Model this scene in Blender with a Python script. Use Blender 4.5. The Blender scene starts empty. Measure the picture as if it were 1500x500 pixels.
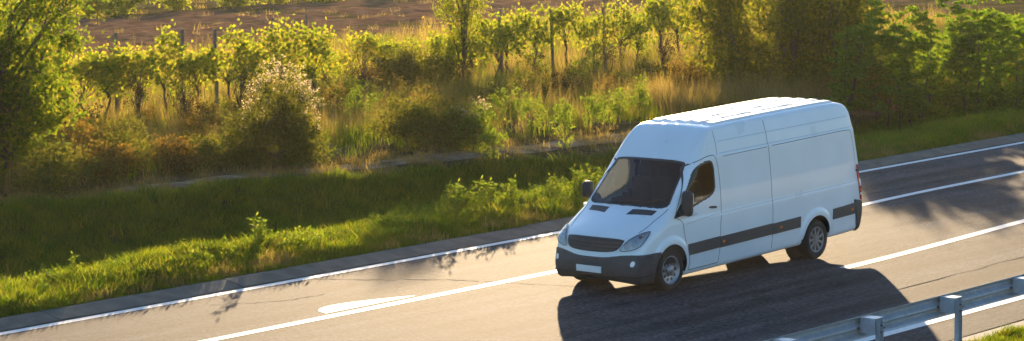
import bpy, bmesh, math
import numpy as np
from mathutils import Vector, Matrix

# ------------------------------------------------------------------ camera, sky, sun, exposure
scene = bpy.context.scene
COL = scene.collection
R = math.radians

CAM = np.array([33.8, 26.35, 6.99]); YAW, PITCH, ROLL = R(-139.52), R(6.67), R(-0.76)
FW = np.array([math.cos(PITCH)*math.cos(YAW), math.cos(PITCH)*math.sin(YAW), -math.sin(PITCH)])
_r = np.array([math.sin(YAW), -math.cos(YAW), 0.0]); _u = np.cross(_r, FW)
RT = math.cos(ROLL)*_r + math.sin(ROLL)*_u; UP = -math.sin(ROLL)*_r + math.cos(ROLL)*_u
cd = bpy.data.cameras.new('camera'); cam = bpy.data.objects.new('camera', cd); COL.objects.link(cam)
cam.matrix_world = Matrix(((RT[0], UP[0], -FW[0], CAM[0]), (RT[1], UP[1], -FW[1], CAM[1]), (RT[2], UP[2], -FW[2], CAM[2]), (0, 0, 0, 1)))
cd.sensor_width = 36; cd.lens = 3748/1500*36; cd.clip_start = .5; cd.clip_end = 6000
cd.dof.use_dof = True; cd.dof.focus_distance = 44.5; cd.dof.aperture_fstop = 9.0
scene.camera = cam

SUN_EL, SUN_AZ = 8.2, 40.0            # light travels towards (cos AZ, sin AZ)
world = bpy.data.worlds.new('World'); scene.world = world; world.use_nodes = True
wn = world.node_tree.nodes; sky = wn.new('ShaderNodeTexSky'); sky.sky_type = 'NISHITA'; sky.sun_disc = False
sky.sun_elevation = R(SUN_EL); sky.sun_rotation = R(270-SUN_AZ); sky.altitude = 200; sky.air_density = 1.0; sky.dust_density = .4; sky.ozone_density = 3.0
world.node_tree.links.new(sky.outputs[0], wn['Background'].inputs[0]); wn['Background'].inputs[1].default_value = .105
sl = bpy.data.lights.new('sun', 'SUN'); sl.energy = 5.0; sl.angle = R(.53); sl.color = (1.0, .73, .43)
so = bpy.data.objects.new('sun', sl); COL.objects.link(so); so.location = (-60, -50, 40)
so.rotation_euler = Vector((math.cos(R(SUN_AZ)), math.sin(R(SUN_AZ)), -math.tan(R(SUN_EL)))).to_track_quat('-Z', 'Y').to_euler()

vs = scene.view_settings; vs.view_transform = 'Standard'; vs.look = 'None'; vs.gamma = 1.0; vs.exposure = 1.72; vs.use_curve_mapping = False
scene.render.engine = 'CYCLES'; scene.cycles.use_denoising = True
scene.cycles.max_bounces = 10; scene.cycles.transparent_max_bounces = 12; scene.cycles.diffuse_bounces = 7
scene.cycles.caustics_reflective = False; scene.cycles.caustics_refractive = False

# ------------------------------------------------------------------ materials
MATS = {}
def newmat(name):
    m = bpy.data.materials.new(name); m.use_nodes = True; MATS[name] = m
    return m, m.node_tree.nodes, m.node_tree.links, m.node_tree.nodes['Principled BSDF']
def N(ns, t, **kw):
    n = ns.new(t)
    for k, v in kw.items(): setattr(n, k, v)
    return n
def ramp(ns, stops):
    r = ns.new('ShaderNodeValToRGB'); e = r.color_ramp.elements
    while len(e) < len(stops): e.new(.5)
    for el, (p, c) in zip(e, stops): el.position = p; el.color = (*c, 1)
    return r
def plain(name, col, rough=.5, metal=0.0, coat=0.0, spec=.5, var=.12, scale=6.0, bump=0.0, bscale=80.0):
    """a surface with gentle procedural variation in tone and gloss"""
    m, ns, ln, b = newmat(name)
    tc = N(ns, 'ShaderNodeTexCoord'); nz = N(ns, 'ShaderNodeTexNoise'); nz.inputs['Scale'].default_value = scale; nz.inputs['Detail'].default_value = 5
    ln.new(tc.outputs['Object'], nz.inputs['Vector'])
    lo = tuple(c*(1-var) for c in col); hi = tuple(min(1, c*(1+var)) for c in col)
    r = ramp(ns, [(.3, lo), (.7, hi)]); ln.new(nz.outputs[0], r.inputs[0]); ln.new(r.outputs[0], b.inputs['Base Color'])
    mr = N(ns, 'ShaderNodeMapRange'); mr.inputs[3].default_value = max(0, rough-.08); mr.inputs[4].default_value = min(1, rough+.08)
    ln.new(nz.outputs[0], mr.inputs[0]); ln.new(mr.outputs[0], b.inputs['Roughness'])
    b.inputs['Metallic'].default_value = metal; b.inputs['Coat Weight'].default_value = coat; b.inputs['Coat Roughness'].default_value = .12
    b.inputs['Specular IOR Level'].default_value = spec
    if bump > 0:
        n2 = N(ns, 'ShaderNodeTexNoise'); n2.inputs['Scale'].default_value = bscale; n2.inputs['Detail'].default_value = 4
        ln.new(tc.outputs['Object'], n2.inputs['Vector'])
        bp = N(ns, 'ShaderNodeBump'); bp.inputs['Strength'].default_value = bump; bp.inputs['Distance'].default_value = .02
        ln.new(n2.outputs[0], bp.inputs['Height']); ln.new(bp.outputs[0], b.inputs['Normal'])
    return m

def leafmat(name, stops, trans=.5, tcol=None, gloss=.02, inst=False, tint=1.0):
    """two sided leaf: diffuse plus light passing through, one tone for each leaf"""
    m, ns, ln, b = newmat(name)
    out = ns['Material Output']
    ge = N(ns, 'ShaderNodeNewGeometry'); oi = N(ns, 'ShaderNodeObjectInfo')
    mix = N(ns, 'ShaderNodeMath', operation='MULTIPLY_ADD')
    ln.new(ge.outputs['Random Per Island'], mix.inputs[0]); mix.inputs[1].default_value = .35 if inst else .8
    sc = N(ns, 'ShaderNodeMath', operation='MULTIPLY'); ln.new(oi.outputs['Random'], sc.inputs[0]); sc.inputs[1].default_value = .65 if inst else .2
    ln.new(sc.outputs[0], mix.inputs[2])
    r = ramp(ns, stops); ln.new(mix.outputs[0], r.inputs[0])
    b.inputs['Roughness'].default_value = .65; b.inputs['Specular IOR Level'].default_value = gloss
    ln.new(r.outputs[0], b.inputs['Base Color'])
    tr = N(ns, 'ShaderNodeBsdfTranslucent')
    tm = N(ns, 'ShaderNodeMixRGB', blend_type='MULTIPLY'); tm.inputs[0].default_value = 1
    ln.new(r.outputs[0], tm.inputs[1]); tm.inputs[2].default_value = (*(tcol or (1.9, 1.7, .9)), 1)
    ln.new(tm.outputs[0], tr.inputs[0])
    ms = N(ns, 'ShaderNodeMixShader'); ms.inputs[0].default_value = trans
    ln.new(b.outputs[0], ms.inputs[1]); ln.new(tr.outputs[0], ms.inputs[2]); ln.new(ms.outputs[0], out.inputs['Surface'])
    return m

def glass(name, tint, gl=(.9, .95, 1), dust_glow=0.0, ior=1.5):
    m, ns, ln, b = newmat(name); ns.remove(b)
    tr = N(ns, 'ShaderNodeBsdfTransparent'); tr.inputs[0].default_value = (*tint, 1)
    g = N(ns, 'ShaderNodeBsdfGlossy'); g.inputs['Roughness'].default_value = .02; g.inputs[0].default_value = (*gl, 1)
    f = N(ns, 'ShaderNodeFresnel'); f.inputs[0].default_value = ior
    mx = N(ns, 'ShaderNodeMixShader'); ln.new(f.outputs[0], mx.inputs[0]); ln.new(tr.outputs[0], mx.inputs[1]); ln.new(g.outputs[0], mx.inputs[2])
    tl_ = N(ns, 'ShaderNodeBsdfTranslucent'); tl_.inputs[0].default_value = (.8, .8, .74, 1)     # dusty film, added so the sunlit side window glows pale
    m2 = N(ns, 'ShaderNodeMixShader'); m2.inputs[0].default_value = dust_glow; ln.new(mx.outputs[0], m2.inputs[1]); ln.new(tl_.outputs[0], m2.inputs[2])
    ln.new(m2.outputs[0], ns['Material Output'].inputs['Surface'])
    return m

plain('paint', (.80, .815, .835), .30, coat=.5, var=.045, scale=1.1)
plain('black_plastic', (.022, .022, .024), .5, var=.2, scale=9, bump=.15, bscale=300)
plain('grey_plastic', (.045, .046, .05), .55, var=.2, scale=7, bump=.15, bscale=300)
plain('seam', (.06, .065, .075), .7)
plain('crease_shade', (.48, .50, .54), .4, var=.03)  # grey that paints in the shade of the pressed body lines
plain('rubber', (.018, .017, .016), .75, var=.25, scale=12, bump=.3, bscale=60)
plain('rim_silver', (.30, .30, .31), .35, metal=.6, var=.15, scale=14)
plain('rim_dark', (.03, .03, .032), .6, var=.2)
plain('interior', (.016, .018, .018), .8, var=.2)
plain('seat_fabric', (.022, .024, .026), .9, var=.25, scale=30)
plain('plate_white', (.78, .78, .78), .45, var=.03)
plain('lamp_reflector', (.92, .92, .92), .25, metal=.0, var=.08, scale=25)
plain('red_lens', (.55, .012, .010), .15, coat=.5, var=.15)
plain('white_lens', (.75, .72, .70), .15, coat=.5, var=.05)
plain('orange_lens', (.80, .22, .02), .2, coat=.5, var=.1)
plain('galvanised', (.40, .44, .50), .42, metal=.25, var=.18, scale=9, bump=.06, bscale=40)
plain('kerb_concrete', (.15, .118, .088), .9, var=.3, scale=3, bump=.5, bscale=30)
plain('concrete', (.26, .24, .21), .85, var=.22, scale=5, bump=.4, bscale=40)
plain('bark', (.075, .055, .038), .9, var=.35, scale=20, bump=.6, bscale=30)
plain('weathered_wood', (.16, .13, .10), .9, var=.3, scale=12, bump=.5, bscale=40)
plain('steel_post', (.34, .35, .37), .5, metal=.5, var=.2, scale=12)
plain('sealant', (.035, .034, .033), .95, var=.2, spec=0)
plain('bolt_steel', (.10, .10, .105), .5, metal=.6, var=.2, scale=20)
glass('screen_glass', (.78, .88, .83)); glass('window_glass', (.74, .76, .70), dust_glow=.07); glass('lamp_glass', (.97, .98, .98), ior=1.75)

# asphalt: aggregate speckle, patches, wheel tracks worn along the lanes, oil drips
m, ns, ln, b = newmat('asphalt')
tc = N(ns, 'ShaderNodeTexCoord')
def tex(sc, det=5, mapscale=None, rough=.5):
    n_ = N(ns, 'ShaderNodeTexNoise'); n_.inputs['Scale'].default_value = sc; n_.inputs['Detail'].default_value = det; n_.inputs['Roughness'].default_value = rough
    if mapscale:
        mp_ = N(ns, 'ShaderNodeMapping'); mp_.inputs['Scale'].default_value = mapscale; ln.new(tc.outputs['Object'], mp_.inputs[0]); ln.new(mp_.outputs[0], n_.inputs[0])
    else: ln.new(tc.outputs['Object'], n_.inputs[0])
    return n_.outputs[0]
def mul(a_, b_):
    x_ = N(ns, 'ShaderNodeMixRGB', blend_type='MULTIPLY'); x_.inputs[0].default_value = 1; ln.new(a_, x_.inputs[1]); ln.new(b_, x_.inputs[2]); return x_.outputs[0]
def rmp(src, st):
    r_ = ramp(ns, st); ln.new(src, r_.inputs[0]); return r_.outputs[0]
gr_ = lambda v: (v, v, v)
fine = tex(15, 3, (.7, 1, 1), .75)
c1 = rmp(tex(.5, 7), [(.3, (.048, .050, .054)), (.7, (.078, .079, .082))])
c2 = rmp(fine, [(.36, gr_(.45)), (.64, gr_(1.6))])
c3 = rmp(tex(1.5, 4, (.05, 1.3, 1)), [(.36, gr_(.58)), (.66, gr_(1.28))])
c4 = rmp(tex(3.2, 6, (.5, 1, 1), .65), [(.34, gr_(.6)), (.47, gr_(1.0)), (.75, gr_(1.15))])
ln.new(mul(mul(mul(c1, c2), c3), c4), b.inputs['Base Color']); b.inputs['Roughness'].default_value = .85; b.inputs['Specular IOR Level'].default_value = .05
bp = N(ns, 'ShaderNodeBump'); bp.inputs['Strength'].default_value = .5; bp.inputs['Distance'].default_value = .012; ln.new(fine, bp.inputs['Height']); ln.new(bp.outputs[0], b.inputs['Normal'])
# worn paint on the road
m, ns, ln, b = newmat('road_paint')
tc = N(ns, 'ShaderNodeTexCoord'); n1 = N(ns, 'ShaderNodeTexNoise'); n1.inputs['Scale'].default_value = 5; n1.inputs['Detail'].default_value = 9; n1.inputs['Roughness'].default_value = .75
ln.new(tc.outputs['Object'], n1.inputs[0]); r1 = ramp(ns, [(.27, (.26, .25, .24)), (.36, (.64, .63, .61)), (.7, (.80, .79, .77))]); ln.new(n1.outputs[0], r1.inputs[0]); ln.new(r1.outputs[0], b.inputs['Base Color']); b.inputs['Roughness'].default_value = .6
# soil: dry litter, earth and low green by position
m, ns, ln, b = newmat('soil')
tc = N(ns, 'ShaderNodeTexCoord'); n1 = N(ns, 'ShaderNodeTexNoise'); n1.inputs['Scale'].default_value = .35; n1.inputs['Detail'].default_value = 8
n2 = N(ns, 'ShaderNodeTexNoise'); n2.inputs['Scale'].default_value = 7; n2.inputs['Detail'].default_value = 6
ln.new(tc.outputs['Object'], n1.inputs[0]); ln.new(tc.outputs['Object'], n2.inputs[0])
r1 = ramp(ns, [(.32, (.050, .052, .020)), (.5, (.10, .085, .04)), (.7, (.16, .12, .065))]); ln.new(n1.outputs[0], r1.inputs[0])
r2 = ramp(ns, [(.3, (.55, .55, .55)), (.7, (1.35, 1.3, 1.2))]); ln.new(n2.outputs[0], r2.inputs[0])
x1 = N(ns, 'ShaderNodeMixRGB', blend_type='MULTIPLY'); x1.inputs[0].default_value = 1; ln.new(r1.outputs[0], x1.inputs[1]); ln.new(r2.outputs[0], x1.inputs[2])
ln.new(x1.outputs[0], b.inputs['Base Color']); b.inputs['Roughness'].default_value = .95; b.inputs['Specular IOR Level'].default_value = 0
bp = N(ns, 'ShaderNodeBump'); bp.inputs['Strength'].default_value = .8; bp.inputs['Distance'].default_value = .12; ln.new(n2.outputs[0], bp.inputs['Height']); ln.new(bp.outputs[0], b.inputs['Normal'])
plain('ploughed_earth', (.19, .105, .062), .95, var=.4, scale=1.2, bump=.5, bscale=4, spec=0)
plain('gravel_path', (.24, .19, .13), .9, var=.45, scale=2, bump=.6, bscale=30, spec=0)

leafmat('vine_leaf', [(0, (.06, .10, .012)), (.4, (.11, .15, .018)), (.75, (.19, .21, .025)), (.97, (.26, .19, .03))], .6, (2.0, 1.8, .75))
leafmat('tree_leaf', [(0, (.03, .06, .010)), (.5, (.07, .11, .016)), (.9, (.15, .16, .02)), (1, (.2, .15, .02))], .58, (2.0, 1.9, .7))
leafmat('hedge_leaf', [(0, (.04, .06, .008)), (.5, (.09, .11, .014)), (.9, (.18, .16, .02)), (1, (.24, .18, .03))], .6, (2.0, 1.8, .7))
leafmat('sapling_leaf', [(0, (.045, .09, .014)), (.5, (.08, .14, .02)), (1, (.15, .19, .024))], .6, (2.0, 1.9, .7))
leafmat('bush_leaf', [(0, (.04, .055, .012)), (.5, (.075, .09, .016)), (1, (.13, .12, .025))], .5)
leafmat('rust_leaf', [(0, (.05, .035, .012)), (.5, (.11, .075, .02)), (1, (.17, .13, .03))], .5)
leafmat('seed_fluff', [(0, (.22, .18, .12)), (1, (.5, .44, .33))], .6, (1.5, 1.35, 1.0))
leafmat('weed_leaf', [(0, (.06, .11, .014)), (.6, (.11, .165, .02)), (1, (.18, .20, .03))], .55)
leafmat('dry_grass', [(0, (.10, .085, .03)), (.4, (.20, .155, .055)), (.8, (.30, .235, .09)), (1, (.38, .30, .15))], .58, (1.6, 1.45, .85), inst=True)
leafmat('green_grass', [(0, (.035, .07, .010)), (.4, (.075, .12, .013)), (.75, (.15, .175, .018)), (1, (.25, .21, .045))], .55, (1.9, 1.8, .65), inst=True)

# ------------------------------------------------------------------ helpers
def link(o, parent=None):
    COL.objects.link(o)
    if parent is not None: o.parent = parent
    return o
def tag(o, label=None, cat=None, group=None, kind=None):
    if label: o['label'] = label
    if cat: o['category'] = cat
    if group: o['group'] = group
    if kind: o['kind'] = kind
    return o
def empty(name, loc=(0, 0, 0), rz=0.0):
    o = bpy.data.objects.new(name, None); o.location = loc; o.rotation_euler = (0, 0, rz); o.empty_display_size = .3
    return link(o)
def mesh(name, V, Fc, mat, parent=None, smooth=False, normals=None, mats=None, midx=None):
    me = bpy.data.meshes.new(name)
    V = np.asarray(V, float)
    if isinstance(Fc, np.ndarray):
        nf, k = Fc.shape
        me.vertices.add(len(V)); me.vertices.foreach_set('co', V.astype(np.float32).ravel())
        me.loops.add(nf*k); me.loops.foreach_set('vertex_index', Fc.astype(np.int32).ravel())
        me.polygons.add(nf); me.polygons.foreach_set('loop_start', np.arange(0, nf*k, k, dtype=np.int32))
        me.update(calc_edges=True)
    else:
        me.from_pydata(V.tolist(), [], [tuple(int(i) for i in f) for f in Fc]); me.update()
    for mm in (mats or [mat]): me.materials.append(MATS[mm])
    if midx is not None: me.polygons.foreach_set('material_index', np.asarray(midx, np.int32))
    if smooth: me.polygons.foreach_set('use_smooth', np.ones(len(me.polygons), bool))
    if normals is not None: me.normals_split_custom_set_from_vertices(np.asarray(normals, float).tolist())
    return link(bpy.data.objects.new(name, me), parent)
class MB:
    """collects simple shapes into one mesh"""
    def __init__(s): s.V = []; s.F = []
    def add(s, V, Fc):
        n = len(s.V); s.V += [tuple(v) for v in V]; s.F += [tuple(i+n for i in f) for f in Fc]; return s
    def box(s, lo, hi, bev=0.0):
        bm = bmesh.new(); bmesh.ops.create_cube(bm, size=1)
        for v in bm.verts: v.co = Vector([lo[i]+(hi[i]-lo[i])*(v.co[i]+.5) for i in range(3)])
        if bev > 0: bmesh.ops.bevel(bm, geom=list(bm.edges), offset=bev, segments=2, affect='EDGES', profile=.5)
        bm.verts.index_update(); s.add([v.co[:] for v in bm.verts], [[v.index for v in f.verts] for f in bm.faces]); bm.free(); return s
    def tube(s, pts, rad, n=6, cap=True):
        pts = [np.asarray(p, float) for p in pts]; rad = rad if hasattr(rad, '__len__') else [rad]*len(pts)
        V = []; Fc = []
        for i, p in enumerate(pts):
            d = pts[min(i+1, len(pts)-1)]-pts[max(i-1, 0)]; d = d/(np.linalg.norm(d)+1e-9)
            a = np.cross(d, (0, 0, 1) if abs(d[2]) < .9 else (1, 0, 0)); a /= np.linalg.norm(a); b_ = np.cross(d, a)
            for k in range(n):
                t = 2*math.pi*k/n; V.append(p+rad[i]*(math.cos(t)*a+math.sin(t)*b_))
        for i in range(len(pts)-1):
            for k in range(n): Fc.append((i*n+k, i*n+(k+1) % n, (i+1)*n+(k+1) % n, (i+1)*n+k))
        if cap: Fc.append(tuple(range(n-1, -1, -1))); Fc.append(tuple((len(pts)-1)*n+k for k in range(n)))
        return s.add(V, Fc)
    def lathe(s, prof, n=40, c=(0, 0, 0), sy=1):
        """profile of (radius, y) turned about the Y axis"""
        V = []; Fc = []; m_ = len(prof)
        for k in range(n):
            t = 2*math.pi*k/n
            for r_, y_ in prof: V.append((c[0]+r_*math.cos(t), c[1]+sy*y_, c[2]+r_*math.sin(t)))
        for k in range(n):
            for i in range(m_-1):
                a, b2 = k*m_+i, ((k+1) % n)*m_+i
                Fc.append((a, a+1, b2+1, b2) if sy > 0 else (a, b2, b2+1, a+1))
        return s.add(V, Fc)
    def build(s, name, mat, parent=None, smooth=False):
        return mesh(name, s.V, s.F, mat, parent, smooth)
def autosmooth(o, ang=40):
    me = o.data; bm = bmesh.new(); bm.from_mesh(me)
    for f in bm.faces: f.smooth = True
    for e in bm.edges:
        if len(e.link_faces) == 2 and e.calc_face_angle(0) > R(ang): e.smooth = False
    bm.to_mesh(me); bm.free(); return o
def sst(a, b_, x):
    t = np.clip((np.asarray(x, float)-a)/(b_-a), 0, 1); return t*t*(3-2*t)
def copy_tree(o, parent=None):
    c = o.copy(); COL.objects.link(c); c.parent = parent
    for ch in o.children: copy_tree(ch, c)
    return c

# ------------------------------------------------------------------ lie of the land
def bend(X):                                        # the road swings very gently
    return -.6*sst(3, 15, -np.asarray(X, float)) - .004*np.clip(-np.asarray(X, float)-15, 0, None)
def yfar(X): return -17.0-.14*np.clip(X, -32, 6)    # far lip of the ditch
def wob(X, Y):
    return (.05*np.sin(X*.9+1.3*np.sin(Y*.31))+.05*np.sin(Y*.77+X*.23+1)+.03*np.sin(X*2.1-Y*1.7)+.02*np.sin(X*4.3+Y*3.1))
def ground_z(X, Y):
    X = np.asarray(X, float); Y = np.asarray(Y, float); Yr = Y-bend(X)
    near = np.interp(Yr, [-7.5, -7, -5.70, -5.5, -5.0, 6.9, 7.42, 7.6, 9, 14, 40], [.10, .11, .085, -.08, -.08, -.08, -.08, .03, .06, -.3, -3.0])
    t = (-7.5-Yr)/np.maximum(-7.5-yfar(X), .5)
    dit = np.interp(t, [0, .14, .36, .60, .78, .94, 1.0, 1.2], [.10, -.22, -1.0, -1.15, -.8, -.12, .0, .02])
    z = np.where(Yr > -7.5, near, dit)
    amp = np.where(Yr > -5.7, 0, np.where(Yr > -6.2, .2, .8)); amp = np.where(Yr > 7.6, .4, amp)
    far = sst(60, 300, -Y)*.0
    return z+wob(X, Y)*amp+far

# ------------------------------------------------------------------ ground, road, kerb, markings
def grid_sheet(name, xs, ys, zf, mat, kind='structure', parent=None, follow=True):
    xs = np.asarray(xs, float); ys = np.asarray(ys, float)
    X, Yr = np.meshgrid(xs, ys, indexing='ij'); Y = Yr+(bend(X) if follow else 0)
    Z = zf(X, Y); n, k = X.shape
    V = np.stack([X, Y, Z], -1).reshape(-1, 3); i = np.arange(n*k).reshape(n, k)
    Fc = np.stack([i[:-1, :-1], i[1:, :-1], i[1:, 1:], i[:-1, 1:]], -1).reshape(-1, 4)
    o = mesh(name, V, Fc, mat, parent, True)
    if kind: o['kind'] = kind
    return o
def far_axis(a, b_, step, lo, hi):
    c = list(np.arange(a, b_+1e-6, step)); s = step
    x = a; L = []
    while x > lo: s *= 1.35; x -= s; L.append(max(x, lo))
    s = step; x = b_; H = []
    while x < hi: s *= 1.35; x += s; H.append(min(x, hi))
    return L[::-1]+c+H
gx = far_axis(-46, 16, .5, -2500, 2500); gy = far_axis(-24, 9, .18, -2500, 1500)
grid_sheet('ground', gx, gy, ground_z, 'soil')
rx = far_axis(-40, 16, 1.0, -900, 900)
flat = lambda z: (lambda X, Y: np.zeros_like(X)+z)
road = grid_sheet('road', rx, np.linspace(-5.2, 7.02, 14), flat(0.0), 'asphalt')
grid_sheet('paved_verge', rx, np.linspace(7.06, 7.5, 4), flat(.004), 'concrete')
def strip(name, x0, x1, y0, y1, z=.004, parent=road, mat='road_paint', step=1.0):
    n = max(2, int(abs(x1-x0)/step)+1); xs = np.linspace(x0, x1, n)
    return grid_sheet(name, xs, [y0, y1], flat(z), mat, None, parent)
strip('edge_line', -150, 60, -5.06, -4.87)
strip('lane_line', -150, 60, -2.02, -1.82)
for k in range(5):
    strip('lane_dash', -3.72-12*k, -12.2-12*k, 1.86, 2.08) if k else strip('lane_dash', -3.72, -13.5, 1.86, 2.08)
strip('lane_dash', 12.5, 20.5, 1.86, 2.08)
strip('edge_line', -150, 60, 5.84, 6.08)
# rounded half-leaf marking beside the lane line
nx = 26; tt = np.linspace(0, 1, nx)
bot = np.stack([5.02-2.12*tt, np.full(nx, -2.17), np.full(nx, .004)], -1)
top = bot.copy(); top[:, 1] -= .50*np.sin(np.pi*np.clip(tt, 0, 1)**.62)**.8*(1-.25*tt)+.002
mesh('painted_arrow', np.concatenate([bot, top]), np.array([(i, i+1, nx+i+1, nx+i) for i in range(nx-1)])[:, ::-1], 'road_paint', road)
# cracks and joints
def crack(pts, w, seed):
    g = np.random.default_rng(seed); P = []
    for (a, b_) in zip(pts[:-1], pts[1:]):
        for t in np.linspace(0, 1, 9)[:-1]:
            P.append((a[0]+(b_[0]-a[0])*t+g.normal(0, .03), a[1]+(b_[1]-a[1])*t+g.normal(0, .03)))
    P = np.array(P); d = np.gradient(P, axis=0); nrm = np.stack([-d[:, 1], d[:, 0]], -1); nrm /= np.linalg.norm(nrm, axis=1)[:, None]
    ww = w*(.5+g.random(len(P)))[:, None]*.5
    V = np.concatenate([np.c_[P+nrm*ww, np.full(len(P), .003)], np.c_[P-nrm*ww, np.full(len(P), .003)]]); n = len(P)
    mesh('road_crack', V, np.array([(i, i+1, n+i+1, n+i) for i in range(n-1)]), 'sealant', road)
crack([(2.7, -5.0), (2.2, -4.0), (1.4, -3.0), (1.1, -2.2)], .022, 1); crack([(1.1, -2.2), (.6, -.6), (.9, .8)], .014, 5)
crack([(8, 3.9), (3, 3.85), (-2, 3.95), (-8, 3.8), (-14, 3.7)], .02, 2)
crack([(5.5, -4.2), (4.6, -3.6), (3.6, -3.5)], .014, 3); crack([(-9, -.3), (-11, .4), (-13.5, .3)], .014, 4); crack([(-12, -3.2), (-9.5, -3.9), (-7, -3.7)], .014, 6)
crack([(14, 7.04), (4, 7.03), (-4, 7.05), (-14, 7.0)], .05, 7)
# sloping kerb in cast lengths
kx = -40.0; g = np.random.default_rng(8)
kprof = [(-5.14, -.05), (-5.14, .012), (-5.17, .022), (-5.50, .092), (-5.53, .098), (-5.66, .10), (-5.68, .02)]
kerb = empty('kerb', (0, -5.1, 0)); kerb['kind'] = 'structure'
def kerb_piece(x0, x1, dz):
    V = []; n = len(kprof); st = np.linspace(x0, x1, max(2, int((x1-x0)/4)+1)) if x1-x0 > 4 else np.array([x0, x1])
    for x in st:
        for y, z in kprof: V.append((x, y+float(bend(x))+5.1, z+dz))
    Fc = [(i*n+k, (i+1)*n+k, (i+1)*n+k+1, i*n+k+1) for i in range(len(st)-1) for k in range(n-1)]
    Fc += [tuple(range(n)), tuple(range((len(st)-1)*n+n-1, (len(st)-1)*n-1, -1))]
    mesh('kerb_stone', V, Fc, 'kerb_concrete', kerb)
while kx < 18:
    kerb_piece(kx+.006, kx+1.994, g.normal(0, .003)); kx += 2.0
kerb_piece(-200, -40.006, 0); kerb_piece(18.006, 80, 0)
# gravel path along the far lip of the ditch, ploughed strip behind the vines
xs = np.arange(-40, 14, .7); V = []
for x in xs:
    for d in (-.35, -.6, -.95, -1.25):
        y = yfar(x)+d+.1*math.sin(x*.8); V.append((x, y, float(ground_z(x, y))+.02))
i = np.arange(len(V)).reshape(len(xs), 4)
tag(mesh('path', V, np.stack([i[:-1, :-1], i[:-1, 1:], i[1:, 1:], i[1:, :-1]], -1).reshape(-1, 4)[:, ::-1], 'gravel_path', smooth=True), kind='structure')
px_ = np.arange(-130, 20, 1.0); py_ = np.arange(-72, -43, .45)
X, Y = np.meshgrid(px_, py_, indexing='ij'); gr = np.random.default_rng(4)
Z = ground_z(X, Y)+.05+.03*np.sin((Y+.25*np.sin(X*.2))*2*math.pi/1.8)+gr.normal(0, .035, X.shape)
edge = np.minimum.reduce([sst(0, 1.5, Y+72), sst(0, 1.5, -43.5-Y)]); Z = Z*edge+(ground_z(X, Y)-.05)*(1-edge)
i = np.arange(X.size).reshape(X.shape)
tag(mesh('ploughed_field', np.stack([X, Y, Z], -1).reshape(-1, 3), np.stack([i[:-1, :-1], i[1:, :-1], i[1:, 1:], i[:-1, 1:]], -1).reshape(-1, 4), 'ploughed_earth', smooth=True), kind='structure')

# ------------------------------------------------------------------ guardrail on the near side
rail = tag(empty('guardrail', (0, 7.43, .095)), 'galvanised steel W-beam crash barrier on posts beside the grass verge', 'guardrail')
GP = [(.758, .012), (.752, 0), (.735, -.004), (.695, -.072), (.655, -.074), (.612, -.004), (.585, -.002), (.545, -.072), (.505, -.074), (.462, -.004), (.446, 0), (.440, .012)]
def beam(x0, x1, dy):
    n = len(GP); V = []; Fc = []
    for x in (x0, x1):
        for z, y in GP: V.append((x, y+dy, z))
        for z, y in GP: V.append((x, y+dy+.004, z))
    for k in range(n-1):
        Fc.append((k, k+1, 2*n+k+1, 2*n+k)); Fc.append((n+k, 3*n+k, 3*n+k+1, n+k+1))
    for e in (0, 2*n):
        for k in range(n-1): Fc.append((e+k, e+n+k, e+n+k+1, e+k+1) if e == 0 else (e+k, e+k+1, e+n+k+1, e+n+k))
    Fc.append((0, 2*n, 3*n, n)); Fc.append((n-1, 2*n-1, 4*n-1, 3*n-1))
    return mesh('beam', V, Fc, 'galvanised', rail)
PX = [4.20-2.10*i for i in range(-4, 20)]
for j in range(12):
    x1 = PX[0]+1.0-4.2*j; bo = beam(x1-4.24, x1, -.006*(j % 2))
proto = {}
for i, x in enumerate(PX):
    def part(name, fn, mat):
        if name not in proto: proto[name] = fn(); return proto[name]
        c = proto[name].copy(); COL.objects.link(c); return c
    def mk_post():
        b = MB(); b.box((-.045, .215, -.5), (.045, .221, .70)); b.box((-.045, .221, -.5), (-.039, .29, .70)); b.box((.039, .221, -.5), (.045, .29, .70)); return b.build('post', 'galvanised', rail)
    def mk_sp():
        b = MB(); b.box((-.10, .006, .735), (.10, .255, .742)); b.box((-.10, .006, .52), (-.094, .24, .735)); b.box((.094, .006, .52), (.10, .24, .735)); b.box((-.094, .205, .52), (.094, .211, .735)); return b.build('spacer', 'galvanised', rail)
    def mk_bolt(): return MB().tube([(0, .212, 0), (0, .30, 0)], .011, 6).build('bolt', 'bolt_steel', rail)
    def mk_bolt2():
        b = MB(); b.tube([(0, .0, .598), (0, .03, .598)], .015, 6); return b.build('beam_bolt', 'bolt_steel', rail)
    for nm, fn in (('post', mk_post), ('spacer', mk_sp)):
        o = part(nm, fn, None); o.parent = rail; o.location = (x, 0, 0)
    for dx, dz in ((0, .64), (-.06, .60), (.02, .55)):
        o = part('bolt', mk_bolt, None); o.parent = rail; o.location = (x+dx, 0, dz)
    for dx in (-.16, -.24, .16):
        o = part('beam_bolt', mk_bolt2, None); o.parent = rail; o.location = (x+dx, 0, 0)

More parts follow.
